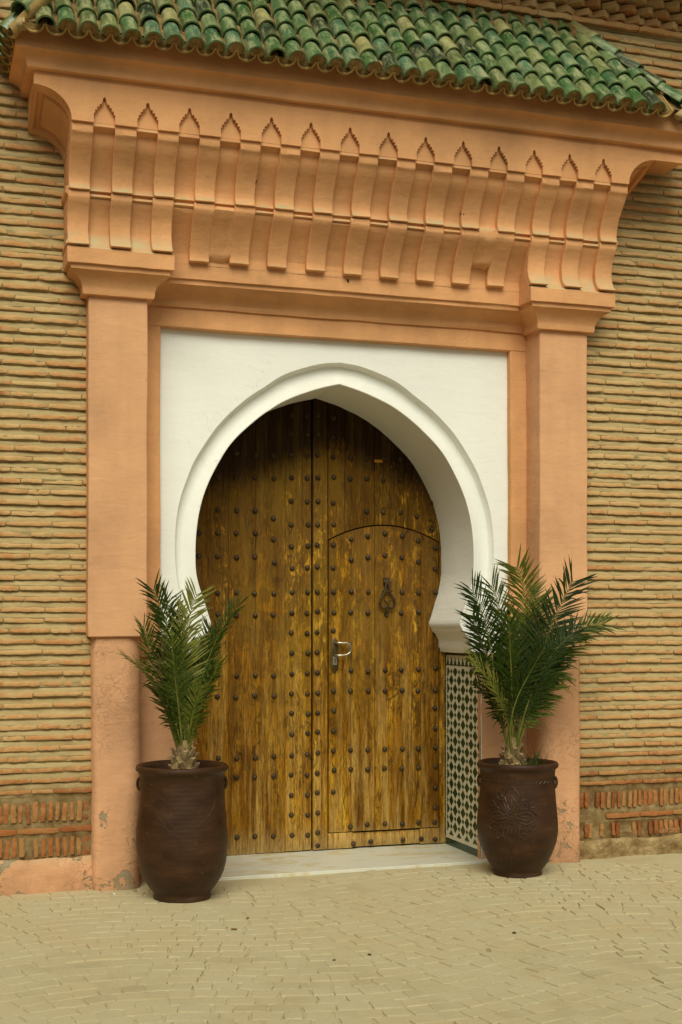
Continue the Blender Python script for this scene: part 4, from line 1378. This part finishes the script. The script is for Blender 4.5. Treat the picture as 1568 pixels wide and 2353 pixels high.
# scratched leaves on the tall pot
m = MB()
r_ = random.Random(4)
for (u0, z0, u1, z1, bend) in [(-.16,.60,-.02,.46,.05),(-.13,.62,.0,.40,.07),(.0,.38,-.10,.55,-.05),(.01,.38,.12,.60,.05),(.05,.40,.20,.58,.07),(-.16,.50,-.06,.30,.06),(-.12,.44,-.01,.30,.05),(.0,.60,.04,.42,.02),(-.06,.62,.02,.44,.03),(.09,.62,.16,.50,-.03),(-.18,.36,-.10,.22,.03)]:
    pts = []
    for k in range(12):
        t = k/11
        u = u0 + (u1-u0)*t + bend*math.sin(math.pi*t)*.6; z = z0 + (z1-z0)*t
        pts.append(on_pot(profL, fL, u, z, -.0003))
    m.tube(pts, lambda t: .0006 + .0011*math.sin(math.pi*t), 5)
o = m.build('scratched_leaves', 'pot_line', potL, smooth=60, loc=(0,0,0)); o.location = (0,0,0)
# carved medallion
m = MB(); mr = MB()
mu, mz = -.035, .375
def P2(x, y, lift): return on_pot(profR, fR, mu + x*1.30, mz + y*1.22, lift)
def petal(ang, r0, r1, w_, lift=.003, rad=.0042):
    for sg in (-1, 1):
        pts = []
        for k in range(11):
            t = k/10
            r_ = r0 + (r1-r0)*t; s_ = sg*w_*math.sin(math.pi*t)**.8
            pts.append(P2(r_*math.cos(ang) - s_*math.sin(ang), r_*math.sin(ang) + s_*math.cos(ang), lift))
        m.tube(pts, lambda t: .0014 + rad*.75*math.sin(math.pi*min(1, t+.08)), 5)
def ray(ang, r0, r1, rad):
    pts = [P2((r0+(r1-r0)*k/6)*math.cos(ang), (r0+(r1-r0)*k/6)*math.sin(ang), -.001) for k in range(7)]
    m.tube(pts, lambda t: .0012 + rad*math.sin(math.pi*t), 5)
for q in range(4):
    a_ = math.pi/2*q
    petal(a_, .012, .145 if q % 2 else .118, .036)
    petal(a_, .030, .095, .017)
    ray(a_, .03, .085, .0035)
    petal(a_+math.pi/4, .012, .088, .022)
    ray(a_+math.pi/4, .02, .075, .004)
    for sg in (-1, 1):
        ray(a_+sg*.33, .05, .10, .003)
        # scrolled lobes round the rim
        cx_, cy_ = .105*math.cos(a_+sg*.52), .105*math.sin(a_+sg*.52)
        pts = [P2(cx_ + (.018-.011*k/14)*math.cos(a_+sg*k*.42), cy_ + (.018-.011*k/14)*math.sin(a_+sg*k*.42), .001) for k in range(15)]
        m.tube(pts, .0026, 5)
        petal(a_+sg*.52, .085, .128, .013, .001, .0025)
pts = [P2(.0, -.14 - .1*k/8, .0) for k in range(9)]
m.tube(pts, .0016, 5)
# twisted band below the rim
for k in range(20):
    u = -.30 + .031*k
    pts = [on_pot(profR, fR, u + .034*t/5, .565 + .010*math.sin(math.pi*t/5 - .6), .0005) for t in range(6)]
    m.tube(pts, lambda t: .001 + .002*math.sin(math.pi*t), 5)
M['pot_relief'] = m_simple('carved_clay', (0.022, 0.010, 0.0035), (0.07, 0.036, 0.015), 20, 0.36, 0.15, 0.5)
o = m.build('carved_medallion', 'pot_relief', potR, smooth=60, loc=(0,0,0)); o.location = (0,0,0)

# ================================================================== PALMS
def bez(p, t):
    p = [Vector(q) for q in p]
    while len(p) > 1: p = [a_.lerp(b_, t) for a_, b_ in zip(p, p[1:])]
    return p[0]
def frond(parent, ctrl, face, nleaf, lmax, mat='leaf', start=.22, spread=1.0, seed=0, lift=.25):
    r_ = random.Random(seed)
    NS = 22
    pts = [bez(ctrl, i/NS) for i in range(NS+1)]
    m = MB().tube(pts, lambda t: .0070*(1-t)**1.3 + .0013, 5)
    fo = m.build('frond', 'rachis', parent, smooth=60, loc=tuple(parent.location))
    fo.location = (0, 0, 0)
    lm_ = MB()
    fn = Vector(face).normalized()
    nleaf = int(nleaf*1.4); lmax = lmax*1.22
    for i in range(nleaf):
        t = start + (1-start)*(i + r_.uniform(-.25,.25))/nleaf
        t = min(max(t, start), .995)
        p = bez(ctrl, t)
        tg = (bez(ctrl, min(1, t+.02)) - bez(ctrl, max(0, t-.02))).normalized()
        side = tg.cross(fn)
        if side.length < 1e-3: side = Vector((1, 0, 0))
        side.normalize(); nn = side.cross(tg).normalized()
        s_ = (t-start)/(1-start)
        L = lmax*(.22 + .78*math.sin(math.pi*min(.72, s_*.95 + .10)))*(1 - .12*s_**3)
        ang = R((66 - 32*s_))*spread
        for sg in (-1, 1):
            if r_.random() < .05: continue
            a_ = ang + r_.uniform(-.20,.20)
            dr = (tg*math.cos(a_) + side*sg*math.sin(a_) + nn*(lift + r_.uniform(-.16,.16))).normalized()
            ll = L*r_.uniform(.82, 1.1)
            wv = dr.cross(nn)
            if wv.length < 1e-3: continue
            wv.normalize(); un = wv.cross(dr).normalized()
            wd = .0056*r_.uniform(.75,1.25)*(ll/.17)**.5
            droop = Vector((0, 0, -1))*ll*(r_.uniform(.01,.10) if r_.random() > .07 else r_.uniform(.3,.6))
            q0, q1, q2 = p, p + dr*ll*.4, p + dr*ll + droop
            k1 = p + dr*ll*.75 + droop*.45
            v0 = [q0 + wv*wd*.35, q0 - wv*wd*.35 , q1 + wv*wd + un*wd*.45, q1, q1 - wv*wd + un*wd*.45, k1 + wv*wd*.6 + un*wd*.25, k1, k1 - wv*wd*.6 + un*wd*.25, q2]
            lm_.add(v0, [(0, 3, 2), (0, 1, 3), (1, 4, 3), (2, 3, 6, 5), (3, 4, 7, 6), (5, 6, 8), (6, 7, 8)])
    lo = lm_.build('leaflets', mat, None, smooth=40, fix=False, loc=tuple(parent.location))
    lo.parent = fo; lo.location = (0, 0, 0)
    return fo

def palm_trunk(t, base, seed, h=.14, rad=.062):
    r_ = random.Random(seed)
    bx, by, bz = base
    m = MB()
    m.lathe([(rad*1.25, bz-.03), (rad*1.2, bz+.02), (rad*.95, bz+.07), (rad*.7, bz+h), (rad*.45, bz+h+.06)], 12, bx, by)
    wobble(m, .010, 20, seed)
    o = m.build('trunk', 'trunk', t, smooth=60, loc=tuple(t.location)); o.location = (0, 0, 0)
    for k in range(20):
        an = k*2.4 + r_.uniform(-.2,.2)
        lv = k/20
        z = bz - .008 + lv*h*.95
        rr_ = rad*(1.15 - .45*lv)
        d = Vector((math.cos(an), math.sin(an), 0))
        s_ = Vector((-math.sin(an), math.cos(an), 0))
        c0 = Vector((bx, by, z)) + d*rr_*.8
        tip = c0 + d*.030 + Vector((0, 0, .045 + .01*r_.random()))
        w_ = .022
        ring0 = [c0 + s_*w_, c0 + d*.014, c0 - s_*w_, c0 - d*.012]
        ring1 = [tip + s_*w_*.72, tip + d*.006 + Vector((0,0,-.006)), tip - s_*w_*.72, tip - d*.010 + Vector((0,0,.004))]
        m = MB().rings([[tuple(q) for q in ring0], [tuple(q) for q in ring1]])
        wobble(m, .006, 30, seed+k)
        o = m.build('frond_stub', 'stub', t, smooth=30, loc=tuple(t.location)); o.location = (0, 0, 0)
    # dry fibres
    m = MB()
    for k in range(26):
        an = r_.uniform(0, 6.28); p = Vector((bx + rad*.6*math.cos(an), by + rad*.6*math.sin(an), bz + r_.uniform(.04, h+.04)))
        q = p + Vector((math.cos(an)*r_.uniform(.02,.07), math.sin(an)*r_.uniform(.02,.07), r_.uniform(-.03,.08)))
        m.tube([p, p.lerp(q, .5) + Vector((0,0,.01)), q], .0012, 4)
    o = m.build('fibre', 'stub', t, smooth=60, loc=tuple(t.location)); o.location = (0, 0, 0)

def rel(base, pts): return [(base[0]+a_, base[1]+b_, base[2]+c_) for a_, b_, c_ in pts]
# image-right / toward-viewer unit vectors for this facade
def LV(x, z, d=0.0): return (x*cth - d*sth*-1*-1, -x*sth*0 + -d, z)

palmL = empty('potted_palm', (PL[0]+.005, PL[1], .645))
tag(palmL, 'young palm with upright feathery fronds growing in the left pot', 'palm', 'palms in the clay pots')
bL = (PL[0]+.010, PL[1], .66)
palm_trunk(palmL, bL, 3)
cL = (bL[0], bL[1], bL[2]+.12)
FL = [  # control offsets (x, y, z) from the crown, facing, leaflets, length
    ([(-.02,0,0), (-.06,-.02,.16), (-.15,-.05,.42), (-.36,-.06,.54)], (.55,-.25,.80), 34, .125, 'leaf', .95, .1),
    ([(.01,0,0), (.04,.0,.30), (-.06,.03,.58), (.075,-.02,.875)], (-.1,-1,.15), 46, .175, 'leaf_pale', 1.0, .12),
    ([(.0,0,0), (.0,.05,.35), (-.04,.09,.66), (-.165,.10,.90)], (.15,-1,.1), 42, .17, 'leaf', 1.0, .15),
    ([(-.01,.02,0), (-.02,.06,.32), (-.12,.06,.56), (-.085,.04,.84)], (.25,-1,.2), 42, .17, 'leaf', .95, .15),
    ([(.02,0,0), (.07,.0,.26), (.10,.0,.56), (.320,-.04,.815)], (-.65,-.55,.45), 42, .15, 'leaf', .85, .22),
    ([(.02,-.02,0), (.05,-.05,.15), (.09,-.08,.35), (.19,-.10,.500)], (-.6,-.45,.5), 30, .14, 'leaf', .9, .2),
    ([(-.01,-.02,0), (-.03,-.03,.25), (-.07,-.05,.42), (-.09,-.09,.64)], (.3,-1,.3), 36, .155, 'leaf', .95, .15),
    ([(-.02,.03,0), (-.10,.06,.25), (-.16,.09,.45), (-.22,.11,.70)], (.5,-.8,.3), 36, .155, 'leaf', .95, .15),
    ([(.02,.03,0), (.07,.08,.26), (.13,.12,.45), (.20,.15,.68)], (-.5,-.8,.3), 36, .155, 'leaf', .95, .15),
    ([(.0,.03,0), (.02,.10,.30), (.05,.16,.55), (.0,.20,.78)], (0,-1,.2), 38, .15, 'leaf', .9, .1),
    ([(-.01,-.01,0), (-.04,-.03,.12), (-.07,-.05,.24), (-.15,-.06,.36)], (.6,-.6,.5), 24, .12, 'leaf', 1.0, .2),
    ([(.01,-.01,0), (.03,-.04,.14), (.04,-.06,.28), (.09,-.08,.38)], (-.4,-.8,.3), 24, .12, 'leaf', 1.0, .2),
    ([(-.01,.0,0), (-.05,.02,.20), (-.13,.03,.40), (-.11,.02,.60)], (.4,-.9,.1), 30, .13, 'dry', .8, .1),
]
for i, (cp, fc, nl, lm2, mt, sp, lf) in enumerate(FL):
    frond(palmL, rel(cL, [(a_*.93, b_, c_) for a_, b_, c_ in cp]), fc, nl, lm2*.88, mt, .20, sp, 40+i, lf)

palmR = empty('potted_palm', (PR[0]-.01, PR[1], .60))
tag(palmR, 'wider palm with spreading fronds growing in the right carved pot', 'palm', 'palms in the clay pots')
bR = (PR[0]-.035, PR[1], .615)
palm_trunk(palmR, bR, 8, .14, .060)
cR = (bR[0]+.0, bR[1], bR[2]+.12)
FR = [
    ([(-.02,0,0), (-.16,-.02,.36), (-.09,-.02,.66), (-.285,-.05,.955)], (.25,-1,.25), 48, .185, 'leaf', 1.08, .1),
    ([(.0,.02,0), (.04,.05,.52), (.20,.06,.84), (.04,.03,1.10)], (-.15,-1,.15), 48, .195, 'leaf', 1.08, .1),
    ([(-.01,.03,0), (.03,.08,.40), (.05,.10,.70), (-.095,.09,.985)], (.1,-1,.1), 44, .18, 'leaf', 1.0, .12),
    ([(.02,.0,0), (.13,.0,.40), (.20,.0,.68), (.38,-.05,1.015)], (-.25,-1,.3), 48, .20, 'leaf', 1.05, .1),
    ([(.02,-.02,0), (.14,-.03,.34), (.22,-.05,.74), (.570,-.10,.755)], (-.30,-.65,.7), 48, .17, 'leaf', 1.0, .05),
    ([(-.02,-.03,0), (-.05,-.07,.22), (-.14,-.11,.40), (-.335,-.14,.555)], (.45,-.65,.6), 36, .145, 'leaf_pale', .9, .1),
    ([(-.02,-.04,0), (-.09,-.08,.26), (.02,-.12,.40), (.14,-.12,.60)], (.4,-.9,.2), 36, .155, 'leaf', .9, .15),
    ([(.01,-.03,0), (.05,-.06,.26), (.12,-.10,.54), (.34,-.14,.71)], (-.5,-.8,.4), 40, .17, 'leaf', .95, .15),
    ([(.02,.03,0), (.08,.07,.40), (.21,.09,.62), (.22,.10,.89)], (-.2,-1,.1), 42, .18, 'leaf', 1.0, .12),
    ([(.0,.0,0), (-.01,-.03,.30), (-.03,-.05,.52), (-.05,-.06,.76)], (.15,-1,.2), 40, .17, 'leaf', .95, .15),
    ([(-.01,.03,0), (-.05,.08,.30), (-.10,.12,.54), (-.20,.14,.80)], (.3,-1,.1), 40, .165, 'leaf', 1.0, .12),
    ([(-.02,.0,0), (-.07,-.02,.16), (-.12,-.04,.30), (-.25,-.06,.40)], (.5,-.7,.4), 28, .15, 'leaf', 1.05, .15),
    ([(.02,-.01,0), (.06,-.02,.20), (.15,-.03,.50), (.29,-.03,.47)], (-.4,-.8,.5), 32, .175, 'leaf', 1.1, .0),
    ([(.01,-.01,0), (.05,-.02,.18), (.10,-.03,.32), (.20,-.03,.34)], (-.4,-.8,.5), 24, .155, 'leaf', 1.1, .0),
    ([(.02,.02,0), (.08,.05,.26), (.14,.07,.44), (.17,.07,.62)], (-.3,-1,.1), 30, .14, 'dry', .85, .1),
]
for i, (cp, fc, nl, lm2, mt, sp, lf) in enumerate(FR):
    frond(palmR, rel(cR, cp), fc, nl, lm2, mt, .26, sp, 80+i, lf)
# grassy shoots in the right pot
sh = empty('palm_seedling', (PR[0]+.07, PR[1]-.04, .60))
tag(sh, 'tuft of thin green shoots sprouting at the palm foot in right pot', 'seedling')
m = MB(); r_ = random.Random(77)
for k in range(34):
    bx_ = PR[0] + r_.uniform(.0, .15); by_ = PR[1] + r_.uniform(-.10, .03)
    an = r_.uniform(-1.0, 1.0); L = r_.uniform(.07, .19)
    p0 = Vector((bx_, by_, .595)); dr = Vector((math.sin(an)*.55, r_.uniform(-.3,.3), 1)).normalized()
    p1 = p0 + dr*L*.55; p2 = p0 + dr*L + Vector((math.sin(an)*.03, 0, -.01))
    wv = Vector((1, .3*r_.uniform(-1,1), 0)).normalized()*.0032
    m.add([p0-wv*.6, p0+wv*.6, p1-wv, p1+wv, p2], [(0,1,3,2),(2,3,4)])
o = m.build('shoots', 'leaf', sh, smooth=60, fix=False, loc=tuple(sh.location)); o.location = (0, 0, 0)

# ================================================================== SMALL LITTER
def ground_at(px_, py_):
    zc = 3028*1.5/(py_-1430); xc = (px_-784)/3028*zc
    return -2.475 + cth*xc + sth*zc, -7.48 - sth*xc + cth*zc
def litter(name, mat, xy, size, label, cat, seed, flat=.25):
    r_ = random.Random(seed)
    m = MB(); n = 8
    size *= .75
    pts = [(math.cos(2*math.pi*k/n)*size*r_.uniform(.7,1.1), math.sin(2*math.pi*k/n)*size*.6*r_.uniform(.7,1.1)) for k in range(n)]
    h = size*flat
    m.rings([[(x*.9, y*.9, 0) for x, y in pts], [(x, y, h*.5 + r_.uniform(0,h*.4)) for x, y in pts], [(x*.55, y*.55, h*1.1 + r_.uniform(-.3,.3)*h) for x, y in pts]])
    o = m.build(name, mat, None, smooth=50)
    o.location = (xy[0], xy[1], .003); o.rotation_euler = (0, 0, r_.uniform(0, 6))
    tag(o, label, cat)
litter('dry_leaf', 'dry_leaf', (-.862, -.993), .019, 'small orange brown dry leaf on the paving in front of the left pot', 'leaf', 1, .3)
litter('dry_leaf', 'dry_leaf', (-.985, -1.21), .022, 'curled olive brown dry leaf lying farther from the left pot', 'leaf', 2, .35)
litter('pebble', 'pebble', (.02, -1.98), .019, 'small tan pebble alone on the paving at lower centre', 'pebble', 3, .7)
litter('pebble', 'pebble', (-1.30, -.155), .022, 'buff stone chip at the foot of the left column', 'pebble', 4, .6)
litter('plaster_chip', 'white', (-1.42, -.20), .014, 'tiny white plaster chip by the cracked left column base', 'chip', 5, .5)
litter('grit_clod', 'grit', (.28, -1.70), .016, 'dark clod on the paving just behind the tan pebble', 'clod', 6, .4)
litter('grit_clod', 'grit', (-.70, -1.92), .014, 'small dark clod on the paving at lower left of centre', 'clod', 7, .4)
litter('twig', 'grit', (-.52, -1.88), .017, 'small dark twig fragment on the paving left of centre', 'twig', 8, .4)
